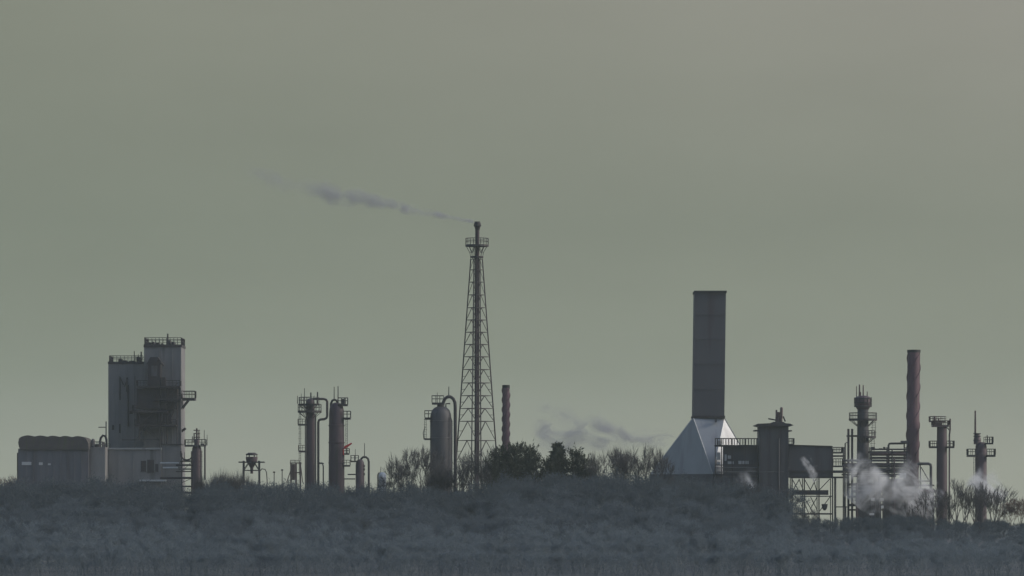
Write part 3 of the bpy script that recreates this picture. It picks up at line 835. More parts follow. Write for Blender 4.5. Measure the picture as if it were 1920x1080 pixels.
def boiler_drum():
    t = Thing('boiler_tower', 'boxy tower with flared flat roof and knobbly vent on top', 'tower', 1450, 1267)
    k = t.k
    t.box_part('wall', 'shell_grey', 1423, 1478.5, 799, 0, 0, 9, True)
    mb = MB()
    out_ = [(1414.5, 797.5), (1421, 794.5), (1445, 793.6), (1450, 791), (1468, 791), (1472, 793.6), (1481, 794.5), (1488, 797.5), (1481, 799.4), (1421, 799.4)]
    mb.prism([(t.X(x), t.Z(y)) for x, y in out_], t.Y - 1.4, t.Y + 10.2); t.part(mb, 'roof', 'steel')
    t.deck(1415, 1422.6, 806, 0, 8, 2.2, 0); t.deck(1479, 1485, 806.5, 0, 8, 2.2, 0)
    t.deck(1478.9, 1489.5, 832, .5, 8, 2.6, 10, 'FRB')
    v = t.lathe_part('vent', 'brown_steel', 1461, [(6, 791), (5.5, 781), (4.5, 779), (4.5, 774), (3.5, 772)], 4, 16)
    t.lathe_part('vent_stub', 'brown_steel', 1466.5, [(2, 790.5), (2.6, 772), (2.8, 765), (1.8, 763)], 3, 12, parent=v)
    t.lathe_part('vent_stub', 'brown_steel', 1457, [(1.8, 781), (1.8, 770), (1.4, 768)], 3, 12, parent=v)
    t.split('vent_arm', 'steel', [('bar', t.P(1442, 784.5, 4), t.P(1458, 787.5, 4), .3), ('bar', t.P(1470, 780, 4), t.P(1474, 790, 4), .3)], v)
    mb = MB()
    for x in (1424, 1459, 1461.5, 1476.5): t.pbox(mb, x, x + 1.2, 801, 0, -.16, .05, True)
    t.part(mb, 'pilaster', 'shell_grey')
    t.tube_part('downpipe', 'steel_mid', [(1460.5, 822, -.6), (1460.5, 1003, -.6)], 1.0)
boiler_drum()

def duct_box():
    t = Thing('duct_house', 'big dark box duct raised on cross-braced steel legs', 'duct house', 1522, 1272)
    k = t.k
    mb = MB()
    mb.prism([(t.X(1479), t.Z(895)), (t.X(1479), t.Z(836)), (t.X(1530), t.Z(836.5)), (t.X(1534), t.Z(838.5)), (t.X(1559), t.Z(838.5)), (t.X(1562), t.Z(842)), (t.X(1562), t.Z(895))], t.Y, t.Y + 9)
    t.part(mb, 'casing', 'stack')
    mb = MB(); mb.prism([(t.X(1478.6), t.Z(836.4)), (t.X(1478.6), t.Z(833.6)), (t.X(1560), t.Z(836)), (t.X(1563), t.Z(839)), (t.X(1556), t.Z(839.2)), (t.X(1530), t.Z(836.8))], t.Y - .4, t.Y + 9.4)
    t.part(mb, 'roof', 'soot')
    t.deck(1562.4, 1580, 847.5, 0, 6, 2.4, 9, 'FRB'); t.deck(1562.4, 1584, 853.5, 0, 6, 2.8, 0); t.deck(1562.4, 1582, 873, 0, 6, 2.6, 13, 'FRB')
    mb = MB(); t.pbox(mb, 1478, 1588, 882, 885, -.6, 6); t.pbox(mb, 1483, 1590, 893.5, 896.5, -.7, 7)
    t.part(mb, 'bottom_beam', 'steel')
    for x in (1484, 1507, 1534.5, 1560):
        for d in (-.2, 7):
            mb = MB(); t.pbox(mb, x, x + (2.2 if d < 0 else 1.5), 896.8, 0, d, d + .5, True); t.part(mb, 'leg', 'steel')
    mb = MB(); t.pbox(mb, 1484, 1553, 919, 928, -.5, -.22); t.pbox(mb, 1502, 1560, 929.5, 931.5, -.5, -.22); t.pbox(mb, 1484, 1562, 962, 965, -.5, -.22)
    t.part(mb, 'cross_beam', 'steel')
    mb = MB()
    for a, b in (((1485, 898), (1497, 919)), ((1499, 898), (1487, 919)), ((1498, 898), (1506, 919)), ((1508, 898), (1520, 919)), ((1530, 898), (1519, 919)), ((1525, 898), (1531, 919)),
                 ((1536, 919), (1556, 898)), ((1503, 931), (1516, 962)), ((1507, 932), (1528, 966)), ((1532, 932), (1519, 955)), ((1520, 932), (1533, 958)), ((1537, 958), (1556, 932))):
        mb.bar(t.P(*a, 0), t.P(*b, 0), 1.05 * k)
    t.part(mb, 'cross_brace', 'steel')
    mb = MB(); mb.lathe(t.X(1547), t.Y + 2, [(2 * k, t.Z(957)), (4.5 * k, t.Z(953)), (6 * k, t.Z(945))], 12); t.part(mb, 'drain_hopper', 'steel_mid')
duct_box()

def gap_frame():
    t = Thing('pipe_gantry', 'slim stepped pipe frame bordering the open sky gap right of the braced legs', 'pipe frame', 1578, 1273)
    t.tube_part('pipe', 'steel_mid', [(1566, 896, 0), (1566, 1003, 0)], 2.0)
    t.tube_part('pipe', 'steel', [(1588, 890, 0), (1588, 928, 0), (1584.5, 929, 0), (1583, 932, 0), (1583, 949, 0), (1586, 951, 0), (1586, 1003, 0)], 1.0)
    t.deck(1568, 1588, 949.5, -1, 1, 2.0, 0)
gap_frame()

# ------------------------------------------------------------------ right hand columns and pipes
def column_c1():
    t = Thing('process_column', 'column with crown-like bulging head and cluster of short vents, left of thick chimney', 'process column', 1618, 1277)
    t.lathe_part('shell', 'shell_grey', 1618, [(12.5, None), (11.6, 860), (10.4, 775), (10.4, 768)], n=26)
    t.lathe_part('head', 'shell', 1618, [(10.4, 768), (12, 766), (14, 762.5), (15.6, 756), (15.6, 748), (12.5, 744), (6, 742)], n=26)
    mb = MB()
    for y in (747.5, 755, 762): mb.lathe(t.X(1618), t.Y, [(16 * t.k, t.Z(y + 1.2)), (16.6 * t.k, t.Z(y + .8)), (16.6 * t.k, t.Z(y - .8)), (16 * t.k, t.Z(y - 1.2))], 26)
    t.part(mb, 'head_ring', 'steel')
    mb = MB()
    for i in range(12):
        a = i * math.pi / 6
        mb.bar((t.X(1618) + 16.2 * t.k * math.cos(a), t.Y + 16.2 * t.k * math.sin(a), t.Z(763)), (t.X(1618) + 16.2 * t.k * math.cos(a), t.Y + 16.2 * t.k * math.sin(a), t.Z(745)), .12)
    t.part(mb, 'head_post', 'steel')
    for x, y0, r in ((1606, 724, .9), (1611.5, 721, 1.8), (1618.5, 722, 1.5), (1626, 734, 1.1), (1613, 735, 2.2)):
        t.mast_part(x, y0, 746, r, 0, 'brown_steel', 'vent')
    t.ring(1618, 785, 26.5, 11, rail=11, a0=0, a1=360, th=3.6)
    t.ring(1618, 817.5, 24.5, 11, rail=10, a0=-120, a1=60, th=3.6)
    t.deck(1588, 1609, 816, -2, 2, 3, 0)
    t.ladder(1638, 792, 817, -.5, 6); t.ladder(1636, 822, 850, -.5, 6)
    for x, y0 in ((1591, 804), (1598, 804)):
        t.tube_part('riser_pipe', 'shell', [(x, 1003, .5), (x, y0, .5)], 2.1)
    t.tube_part('riser_pipe', 'steel', [(1585, 1003, .5), (1585, 831, .5), (1591, 829, .5)], 1.2)
column_c1()

def pipe_rack():
    t = Thing('pipe_rack', 'dense rack of horizontal pipes between the crown-headed column and thick chimney', 'pipe rack', 1660, 1271)
    k = t.k
    mb = MB()
    for x in (1582, 1632, 1664, 1698):
        for d in (-1.6, 3.5): t.pbox(mb, x, x + 2, 838, 0, d, d + .4, True)
    for y in (846, 868, 888): 
        for d in (-1.7, 3.6): t.pbox(mb, 1580 if y > 850 else 1630, 1702, y, y + 3, d, d + .5)
    t.part(mb, 'frame', 'steel')
    for y, r, x0, x1, m in ((851.5, 3.2, 1631, 1701, 'shell'), (858.5, 2.2, 1631, 1701, 'steel'), (863.5, 2.0, 1580, 1701, 'steel_mid'), (873.5, 3.4, 1580, 1701, 'shell_grey'), (880.5, 3.0, 1580, 1701, 'shell_grey'), (842.5, 1.5, 1634, 1701, 'steel'), (885, 1.8, 1562, 1701, 'steel'), (892.5, 2.0, 1600, 1680, 'steel_mid'), (901, 3.0, 1668, 1701, 'shell_grey')):
        t.tube_part('pipe', m, [(x0, y, 0), (x1, y, 0)], r)
    for y, r, x0, x1, m in ((908, 2.2, 1592, 1701, 'shell_grey'), (914, 1.5, 1592, 1722, 'steel'), (921, 2.8, 1600, 1757, 'brown_steel'), (931, 2.0, 1592, 1757, 'steel_mid'), (938, 1.6, 1604, 1740, 'steel'), (947, 2.4, 1592, 1757, 'shell_grey'), (956, 1.6, 1592, 1700, 'steel')):
        t.tube_part('pipe', m, [(x0, y, 2.2), (x1, y, 2.2)], r)
    for x, y0, r, m in ((1597, 893, 1.6, 'steel'), (1606, 905, 2.2, 'brown_steel'), (1640, 892, 1.6, 'steel_mid'), (1648, 889, 2.4, 'shell_grey'), (1655, 905, 1.4, 'steel'), (1672, 842, 1.2, 'steel'), (1676, 858, 1.6, 'shell'), (1712, 912, 1.8, 'steel_mid'), (1738, 918, 1.6, 'brown_steel')):
        t.tube_part('riser_pipe', m, [(x, y0, -1.2), (x, 1003, -1.2)], r)
    for x0, x1, y0 in ((1608, 1630, 928), (1633, 1652, 916), (1703, 1722, 924), (1724, 1734, 934)):
        e_ = t.box_part('pump_house', 'shell_grey' if x0 < 1640 else 'brown_steel', x0, x1, y0, 0, -.8, 2.0, True)
        t.box_part('lid', 'steel', x0 - 1, x1 + 1, y0 - 1.8, y0, -1.0, 2.2, parent=e_)
    for x0, x1, y0, y1 in ((1626, 1634, 899, 905), (1632, 1639, 933, 939), (1650, 1656, 934, 939), (1651, 1656, 948, 953), (1629, 1638, 962, 966)):
        t.box_part('white_panel', 'white', x0, x1, y0, y1, -2.1, -1.8)  # plain white boxes among the pipes
    for x0, y0, x1 in ((1633, 838, 1640), (1648, 840.5, 1654), (1680, 842, 1686), (1656, 838, 1660)):
        t.box_part('valve', 'steel', x0, x1, y0, 844, -.6, .6)
    for x0, x1, y0, y1 in ((1686, 1698, 887, 896), (1632, 1639, 896, 900)):
        t.box_part('pale_box', 'pale', x0, x1, y0, y1, -2.2, -1.75)
    t.box_part('equipment_skid', 'shell_grey', 1658, 1701, 900, 0, 0, 5, True)
pipe_rack()

def portal_left():
    t = Thing('pipe_portal', 'narrow flat-topped pipe portal joining the thick chimney from the left', 'pipe portal', 1682, 1275)
    t.tube_part('pipe', 'steel', [(1666, 1003, 0), (1666, 835, 0), (1667.5, 832, 0), (1671, 831.5, 0), (1690, 831.5, 0), (1701, 830, 0)], 1.9)
    t.box_part('duct', 'steel_mid', 1689, 1701, 826.5, 830, -1, 1)
    t.tube_part('pipe', 'steel', [(1696, 1003, 1), (1696, 832, 1)], 1.3)
portal_left()

def portal_right():
    t = Thing('pipe_portal', 'tall bent pipe portal with a diagonal brace, right of the thick chimney', 'pipe portal', 1735, 1274)
    t.tube_part('pipe', 'shell_grey', [(1720, 869.5, 0), (1741, 869.5, 0), (1744.5, 871, 0), (1745.5, 875, 0), (1745.5, 1003, 0)], 2.6)
    t.split('brace', 'steel', [('bar', t.P(1727, 876, 0), t.P(1741, 900, 0), .2), ('bar', t.P(1724, 902, 0), t.P(1747, 902, 0), .25), ('bar', t.P(1726, 872, .4), t.P(1726, 1003, .4), .2)])
    t.box_part('skid', 'steel_mid', 1722, 1752, 916, 0, 1, 4, True)
    t.tube_part('pipe', 'steel', [(1724, 910, .4), (1752, 910, .4)], 1.4)
portal_right()

def column_c2():
    t = Thing('process_column', 'slim column with cluttered galleries leaning left at its head, right of thick chimney', 'process column', 1766, 1276)
    t.lathe_part('shell', 'shell', 1766, [(10.2, None), (10, 870), (9.2, 806), (9.2, 799), (7, 797)], n=24)
    t.deck(1748, 1778, 797, -2.5, 2.5, 3.5, 8, 'FLRB', 'brown_steel')
    t.deck(1743, 1772, 789, -2.2, 2.2, 2.4, 8, 'FLB', 'brown_steel')
    t.box_part('valve_box', 'brown_steel', 1750, 1766, 792, 796.8, -1.6, 1.6)
    t.mast_part(1752.5, 780, 797, 3, 0, 'brown_steel', 'vent'); t.mast_part(1760, 784, 790, 2, 0, 'brown_steel', 'vent')
    t.deck(1743, 1757.5, 837, -2.4, 2.4, 3.2, 10, 'FLB'); t.deck(1774, 1788, 837, -2.4, 2.4, 3.2, 10, 'FRB')
    t.tube_part('riser_pipe', 'shell', [(1779.5, 1003, -.3), (1780, 815, -.3), (1781.3, 806, -.3), (1781.3, 785, -.3)], 1.5)
    t.tube_part('elbow', 'steel', [(1768, 806, -.6), (1772, 801, -.6), (1777, 803, -.6), (1780.5, 808, -.6)], 1.1)
column_c2()

def column_c3():
    t = Thing('process_column', 'far right column with one thick bare mast on top and steam hiding its foot', 'process column', 1840, 1280)
    t.lathe_part('shell', 'shell', 1839.5, [(10.6, None), (10.6, 838), (9.5, 832), (6, 829)], n=24)
    t.lathe_part('mast_base', 'shell', 1832.5, [(6.8, 833), (6.8, 822), (5.6, 820), (5.6, 816), (4, 814)], n=16)
    t.mast_part(1828.7, 770, 822, 2.1, 0, 'brown_steel')
    mb = MB()
    for y in (813, 818, 826): mb.lathe(t.X(1832), t.Y, [(7 * t.k, t.Z(y + .8)), (7.6 * t.k, t.Z(y)), (7 * t.k, t.Z(y - .8))], 14)
    t.part(mb, 'base_ring', 'steel')
    t.deck(1846, 1861, 830.5, -2, 2, 2.6, 11, 'FRB')
    t.mast_part(1851, 816, 830, 1.2); t.mast_part(1856, 819, 830, .7)
    t.deck(1814, 1830, 853, -2.4, 2.4, 3.6, 11, 'FLB'); t.deck(1849, 1865, 853, -2.4, 2.4, 3.6, 11, 'FRB')
    t.ladder(1826, 858, 1000, -1.8, 3)
column_c3()

# ------------------------------------------------------------------ trees
def mesh_np(name, V, Fq, Ft, mat):
    """mesh from numpy: V (n,3), quads, triangles"""
    me = bpy.data.meshes.new(name)
    nq, ntri = len(Fq), len(Ft)
    me.vertices.add(len(V)); me.vertices.foreach_set('co', np.asarray(V, np.float32).ravel())
    idx = np.concatenate([np.asarray(Fq, np.int32).ravel(), np.asarray(Ft, np.int32).ravel()]) if nq and ntri else (np.asarray(Fq if nq else Ft, np.int32).ravel())
    me.loops.add(len(idx)); me.loops.foreach_set('vertex_index', idx)
    me.polygons.add(nq + ntri)
    st = np.concatenate([np.arange(nq) * 4, nq * 4 + np.arange(ntri) * 3]).astype(np.int32)
    me.polygons.foreach_set('loop_start', st)
    me.update(calc_edges=True); me.validate()
    me.materials.append(mat)
    return me

def segs_mesh(S, n=4):
    """S: (m,8) p,q,r0,r1 -> verts, quads"""
    S = np.asarray(S, float); p, q, r0, r1 = S[:, 0:3], S[:, 3:6], S[:, 6], S[:, 7]
    d = q - p; ln = np.linalg.norm(d, axis=1, keepdims=True); d = d / np.maximum(ln, 1e-9)
    a = np.where(np.abs(d[:, 2:3]) < .9, np.array([[0, 0, 1.0]]), np.array([[1.0, 0, 0]]))
    u = np.cross(a, d); u /= np.linalg.norm(u, axis=1, keepdims=True); v = np.cross(d, u)
    V = []
    for (c, r) in ((p, r0), (q, r1)):
        for i in range(n):
            t = 2 * math.pi * i / n
            V.append(c + r[:, None] * (math.cos(t) * u + math.sin(t) * v))
    V = np.stack(V, 1)          # m, 2n, 3
    m = len(S); base = (np.arange(m) * 2 * n)[:, None]
    Q = np.concatenate([base + np.array([[i, (i + 1) % n, n + (i + 1) % n, n + i]]) for i in range(n)], 0)
    return V.reshape(-1, 3), Q

def twigs_mesh(P, D, W, rng):
    """thin tapering slivers: start P, vector D, base width W -> verts, tris"""
    s = rng.normal(size=P.shape); s -= D * (np.sum(s * D, 1) / np.maximum(np.sum(D * D, 1), 1e-9))[:, None]
    s /= np.maximum(np.linalg.norm(s, axis=1, keepdims=True), 1e-9)
    V = np.stack([P - s * W[:, None] / 2, P + s * W[:, None] / 2, P + D], 1).reshape(-1, 3)
    T = np.arange(len(V)).reshape(-1, 3)
    return V, T

def grow(seed, H=18.0, spread=.55, up=.25, levels=4, kids=3, ntwig=9, tw=.10, tl=1.7, trunk=.35, r0=.32):
    rng = np.random.default_rng(seed)
    limbs, tp, td = [], [], []
    def branch(p, d, ln, r, lev):
        steps = 2
        for _ in range(steps):
            d = unit(d + rng.normal(0, .13, 3) + np.array([0, 0, up * .35]))
            q = p + d * ln / steps
            limbs.append((*p, *q, r, r * .78)); r *= .78
            if lev >= 2:
                for _k in range(2):
                    dd = unit(d + rng.normal(0, .7, 3) + np.array([0, 0, up])); tp.append(p + (q - p) * rng.random()); td.append(dd * tl * rng.uniform(.5, 1.0))
            p = q
        if lev >= levels:
            for _k in range(ntwig):
                dd = unit(d + rng.normal(0, .55, 3) + np.array([0, 0, up]))
                tp.append(p - d * ln * .6 * rng.random()); td.append(dd * tl * rng.uniform(.5, 1.2))
            return
        n = kids + (1 if rng.random() < .35 else 0)
        a0 = rng.random() * 6.283
        for i in range(n):
            a = a0 + i * 6.283 / n + rng.normal(0, .3)
            _, u, v = frame(d)
            sp = spread * rng.uniform(.6, 1.35)
            nd = unit(d + sp * (math.cos(a) * u + math.sin(a) * v) + np.array([0, 0, up * .5]))
            branch(p, nd, ln * rng.uniform(.6, .86), r * .72, lev + 1)
        if rng.random() < .6: branch(p, unit(d + rng.normal(0, .12, 3)), ln * .8, r * .8, lev + 1)
    branch(np.array([0, 0, -.4]), np.array([0, 0, 1.0]), H * trunk, r0, 0)
    S = np.array(limbs); tp = np.array(tp); td = np.array(td)
    top = max(S[:, 5].max(), (tp + td)[:, 2].max())
    f = H / top
    S[:, :6] *= f; tp *= f; td *= f
    W = np.full(len(tp), tw) * rng.uniform(.6, 1.3, len(tp))
    return S, tp, td, W, rng

def tree_meshes(seed, twig='twig_dark', **kw):
    S, tp, td, W, rng = grow(seed, **kw)
    big = S[:, 6] > .09
    V, Q = segs_mesh(S[big], 5); trunk = mesh_np('trunk', V, Q, [], M['bark'])
    V1, Q1 = segs_mesh(S[~big], 3) if (~big).any() else (np.zeros((0, 3)), np.zeros((0, 4), int))
    V2, T2 = twigs_mesh(tp, td, W, rng)
    crown = mesh_np('crown', np.concatenate([V1, V2]), Q1, T2 + len(V1), M[twig])
    return trunk, crown

def pine_meshes(seed, H=16.0, shape='cone', n=2600, R0=4.0, lean=0.0, lo=.15):
    rng = np.random.default_rng(seed)
    S = [(0, 0, -.4, 0 + lean * .5, 0, H * .5, .3, .2), (lean * .5, 0, H * .5, lean, 0, H * .96, .2, .04)]
    P, D = [], []
    whorls = 26
    for i in range(whorls):
        f = lo + (1 - lo) * (i + rng.random() * .6) / whorls
        z = H * f
        rad = R0 * ((1 - f) / (1 - lo)) ** .8 if shape == 'cone' else R0 * math.sqrt(max(0.04, 1 - ((f - .62) / .42) ** 2))
        for b in range(6 if shape == 'cone' else 7):
            a = rng.random() * 6.283; rr = rad * rng.uniform(.55, 1.15)
            c = np.array([lean * f, 0, z]); e = c + np.array([rr * math.cos(a), rr * math.sin(a), rr * (rng.uniform(-.25, .2) if shape == 'cone' else rng.uniform(-.1, .6))])
            S.append((*c, *e, .07, .02))
            m = max(4, int(n / (whorls * 6)))
            t = rng.random(m) ** .6
            P.append(c + (e - c) * t[:, None] + rng.normal(0, .22, (m, 3))); dd = rng.normal(0, 1, (m, 3)); dd /= np.linalg.norm(dd, axis=1, keepdims=True)
            dd = dd + .5 * unit(e - c); D.append(dd * rng.uniform(.35, .8, m)[:, None])
    P = np.concatenate(P); D = np.concatenate(D)
    S = np.array(S)
    V, Q = segs_mesh(S[:2], 6); trunk = mesh_np('trunk', V, Q, [], M['bark'])
    V1, Q1 = segs_mesh(S[2:], 3)
    V2, T2 = twigs_mesh(P, D, rng.uniform(.25, .5, len(P)), rng)
    crown = mesh_np('crown', np.concatenate([V1, V2]), Q1, T2 + len(V1), M['needle'])
    return trunk, crown

KINDS = {}
for i in range(3): KINDS['broad', i] = (tree_meshes(10 + i, H=18, spread=.62, up=.16, levels=4, kids=3, ntwig=4, tw=.09, tl=1.5, r0=.36), 18.0)
for i in range(3): KINDS['broom', i] = (tree_meshes(30 + i, H=18, spread=.30, up=.45, levels=4, kids=2, ntwig=5, tw=.10, tl=2.6, trunk=.2, r0=.42), 18.0)
for i in range(4): KINDS['winter', i] = (tree_meshes(150 + i, H=18, spread=.52, up=.28, levels=4, kids=2, ntwig=8, tw=.085, tl=1.7, trunk=.3, r0=.46), 18.0)
for i in range(2): KINDS['brown', i] = (tree_meshes(50 + i, 'twig_brown', H=18, spread=.6, up=.2, levels=4, kids=3, ntwig=5, tw=.11, tl=1.4), 18.0)
for i in range(3): KINDS['open', i] = (tree_meshes(70 + i, H=18, spread=.5, up=.3, levels=3, kids=3, ntwig=6, tw=.09, tl=1.8, trunk=.36, r0=.4), 18.0)
for i in range(3): KINDS['pine', i] = (pine_meshes(90 + i, 18.0, 'round', 1150, 4.6, 0, .45), 18.0)
KINDS['spruce', 0] = (pine_meshes(97, 18.0, 'cone', 5200, 5.2, -1.6, .08), 18.0)
NAMES = {'winter': 'bare_tree', 'broad': 'bare_tree', 'broom': 'bare_tree', 'brown': 'russet_tree', 'open': 'bare_tree', 'pine': 'pine_tree', 'spruce': 'conifer_tree'}
trng = random.Random(5)

def plant(kind, i, px, top_py, Y, label, group=None, width=1.0):
    (tr, cr), H0 = KINDS[kind, i]
    gz = rise((px - 960) * Y / F, Y)
    H = CZ + (HY - top_py) * Y / F - gz
    o = bpy.data.objects.new(NAMES[kind], None); COL.objects.link(o)
    o.location = ((px - 960) * Y / F, Y, gz - .4)
    s = (H + .3) / H0
    o.scale = (s * width, s * width, s)
    o.rotation_euler = (0, 0, trng.random() * 6.28 if kind != 'spruce' else 0)
    tag(o, label, 'tree', group)
    for nm, me in (('trunk', tr), ('crown', cr)):
        c = bpy.data.objects.new(nm, me); COL.objects.link(c); c.parent = o
    return o

def row(kind, xs_tops, Y, label, group, width=1.0, jit=25):
    for j, (x, y) in enumerate(xs_tops):
        n = len([k for k in KINDS if k[0] == kind])
        plant(kind, j % n, x, y, Y + trng.uniform(-jit, jit), label, group, width)

row('brown', [(4, 889), (17, 885), (30, 891)], 1190, 'small russet bare tree at the left edge beside the lumpy-roofed block', 'russet trees at the left edge', .8)
row('broom', [(388, 876), (398, 872), (409, 869), (421, 874), (432, 871), (444, 878), (455, 884)], 1195, 'thin upright bare tree between the stubby column and the funnel hopper', 'bare trees left of the hopper', .7)
row('winter', [(738, 868), (750, 848), (764, 832), (778, 824), (792, 828)], 1180, 'round-headed bare tree left of the broad dome-topped column', 'bare trees left of the domed column', .8)
row('broom', [(802, 840), (833, 860), (815, 854)], 1180, 'slim bare tree in front of the broad dome-topped column', 'bare trees before the domed column', .7)
row('open', [(858, 846), (872, 838), (886, 842), (900, 836), (913, 832), (924, 842)], 1185, 'open-branched bare tree at the foot of the lattice flare tower', 'bare trees at the flare tower foot', .75)
row('pine', [(928, 850), (938, 842), (951, 846), (962, 838), (974, 836), (984, 845), (994, 840), (1003, 852)], 1175, 'dark bushy pine below and right of the thin chimney', 'pines by the thin chimney', .48, 8)
plant('spruce', 0, 1064, 832, 1178, 'dark lopsided pointed conifer standing alone above the wood', None, 1.15)
row('pine', [(1022, 864), (1036, 858), (1050, 846), (1076, 845), (1087, 853), (1096, 861)], 1172, 'low dark evergreen beside the pointed conifer', 'low evergreens by the conifer', .5, 6)
row('winter', [(1110, 858), (1124, 838), (1139, 829), (1153, 834), (1168, 826), (1183, 830), (1197, 823), (1211, 831), (1226, 827), (1240, 838)], 1185, 'slender bare tree in the row between conifer and square stack', 'bare trees between conifer and stack', .62)
row('open', [(1385, 905), (1412, 898), (1444, 906)], 1150, 'bare tree in wisps of steam before the boxy tower', 'bare trees before the boiler', .9)
row('open', [(1498, 945), (1522, 950)], 1150, 'low bare tree under the cross-braced duct legs', 'bare trees under the duct', 1.1)
row('open', [(1708, 930), (1732, 912), (1748, 918), (1768, 930)], 1185, 'bare tree left of the slim column, touching its foot', 'bare trees left of the slim column', .8)
row('open', [(1779, 900), (1790, 890), (1800, 900), (1812, 912)], 1185, 'bare tree between the slim column and the far right column', 'bare trees between the right columns', .8)
row('open', [(1826, 906), (1838, 896), (1851, 900), (1864, 908), (1876, 922)], 1180, 'bare round-headed tree below the far right column', 'bare trees below the far right column', .85)
row('brown', [(1898, 936), (1913, 928)], 1170, 'russet bare tree at the right edge', 'russet trees at the right edge', 1.0)

# the wood itself reads as one dark mass: one object
def wood_mass():
    protos = []
    for q in range(8):
        S, tp, td, W, rng = grow(200 + q, H=15, spread=.55, up=.25, levels=3, kids=3, ntwig=6, tw=.09, tl=1.3, trunk=.26, r0=.22)
        V1, Q1 = segs_mesh(S[S[:, 6] > .05], 3)
        # fine spray of twigs about the limb ends, and brushwood round the foot
        ends = S[rng.integers(len(S) // 5, len(S), 900), 3:6] + rng.normal(0, .55, (900, 3))
        m = 620
        low = np.stack([rng.normal(0, 2.1, m), rng.normal(0, 2.1, m), rng.uniform(-.2, 1, m) ** 1.0 * 9], 1)
        P = np.concatenate([ends, low]); D = rng.normal(0, 1, P.shape); D[:, 2] = np.abs(D[:, 2]) * .8
        D *= (rng.uniform(.3, .75, len(P)) / np.linalg.norm(D, axis=1))[:, None]
        V2, T2 = twigs_mesh(np.concatenate([tp, P]), np.concatenate([td, D]), np.concatenate([W, rng.uniform(.10, .22, len(P))]), rng)
        protos.append((np.concatenate([V1, V2]), Q1, T2 + len(V1)))
    prof_x = [-400, 0, 30, 190, 330, 352, 380, 460, 500, 545, 600, 650, 720, 745, 790, 846, 918, 932, 1000, 1045, 1100, 1180, 1245, 1300, 1350, 1400, 1470, 1490, 1560, 1590, 1640, 1700, 1760, 1800, 1860, 1920, 2300]
    prof_y = [888, 886, 885, 880, 892, 926, 888, 880, 888, 892, 890, 896, 897, 894, 886, 902, 902, 870, 866, 866, 864, 870, 872, 876, 886, 892, 904, 956, 964, 962, 958, 955, 962, 970, 966, 970, 974]
    rng = np.random.default_rng(77)
    VV, QQ, TT, MQ, MT = [], [], [], [], []; off = 0
    for Y in np.arange(842, 1172, 27):
        x0, x1 = -1320 * Y / F, 1320 * Y / F
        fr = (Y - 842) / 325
        x = x0
        while x < x1:
            YY = Y + rng.uniform(-20, 20); X = x
            px = X / YY * F + 960
            far = np.interp(px, prof_x, prof_y)
            e = fr ** .8
            top = far * e + 1022 * (1 - e) + rng.uniform(0, 12) * rng.random()
            gz = rise(X, YY); H = max(CZ + (HY - top) * YY / F - gz, 4.0)
            x += max(1.9, .25 * H) * rng.uniform(.7, 1.3)
            V, Q, T = protos[rng.integers(len(protos))]
            a = rng.random() * 6.283; k = H / 15; sw = k * rng.uniform(.8, 1.15)
            c, sn = math.cos(a), math.sin(a)
            VV.append(np.stack([(V[:, 0] * c - V[:, 1] * sn) * sw + X, (V[:, 0] * sn + V[:, 1] * c) * sw + YY, V[:, 2] * k - .4 + gz], 1))
            QQ.append(Q + off); TT.append(T + off); off += len(V)
            g = fr + rng.normal(0, .07); mi = 1 if g < .3 else (0 if g < .62 else 2)  # twig colour goes paler towards the near rows, imitating low mist
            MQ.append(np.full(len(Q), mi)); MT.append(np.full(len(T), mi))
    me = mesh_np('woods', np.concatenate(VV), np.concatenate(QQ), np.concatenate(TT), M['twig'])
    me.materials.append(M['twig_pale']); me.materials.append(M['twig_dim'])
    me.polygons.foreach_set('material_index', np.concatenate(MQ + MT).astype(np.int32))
    o = bpy.data.objects.new('woods', me); COL.objects.link(o)
    tag(o, 'dense dark leafless wood filling the picture below the plant', 'wood', None, 'stuff')
wood_mass()

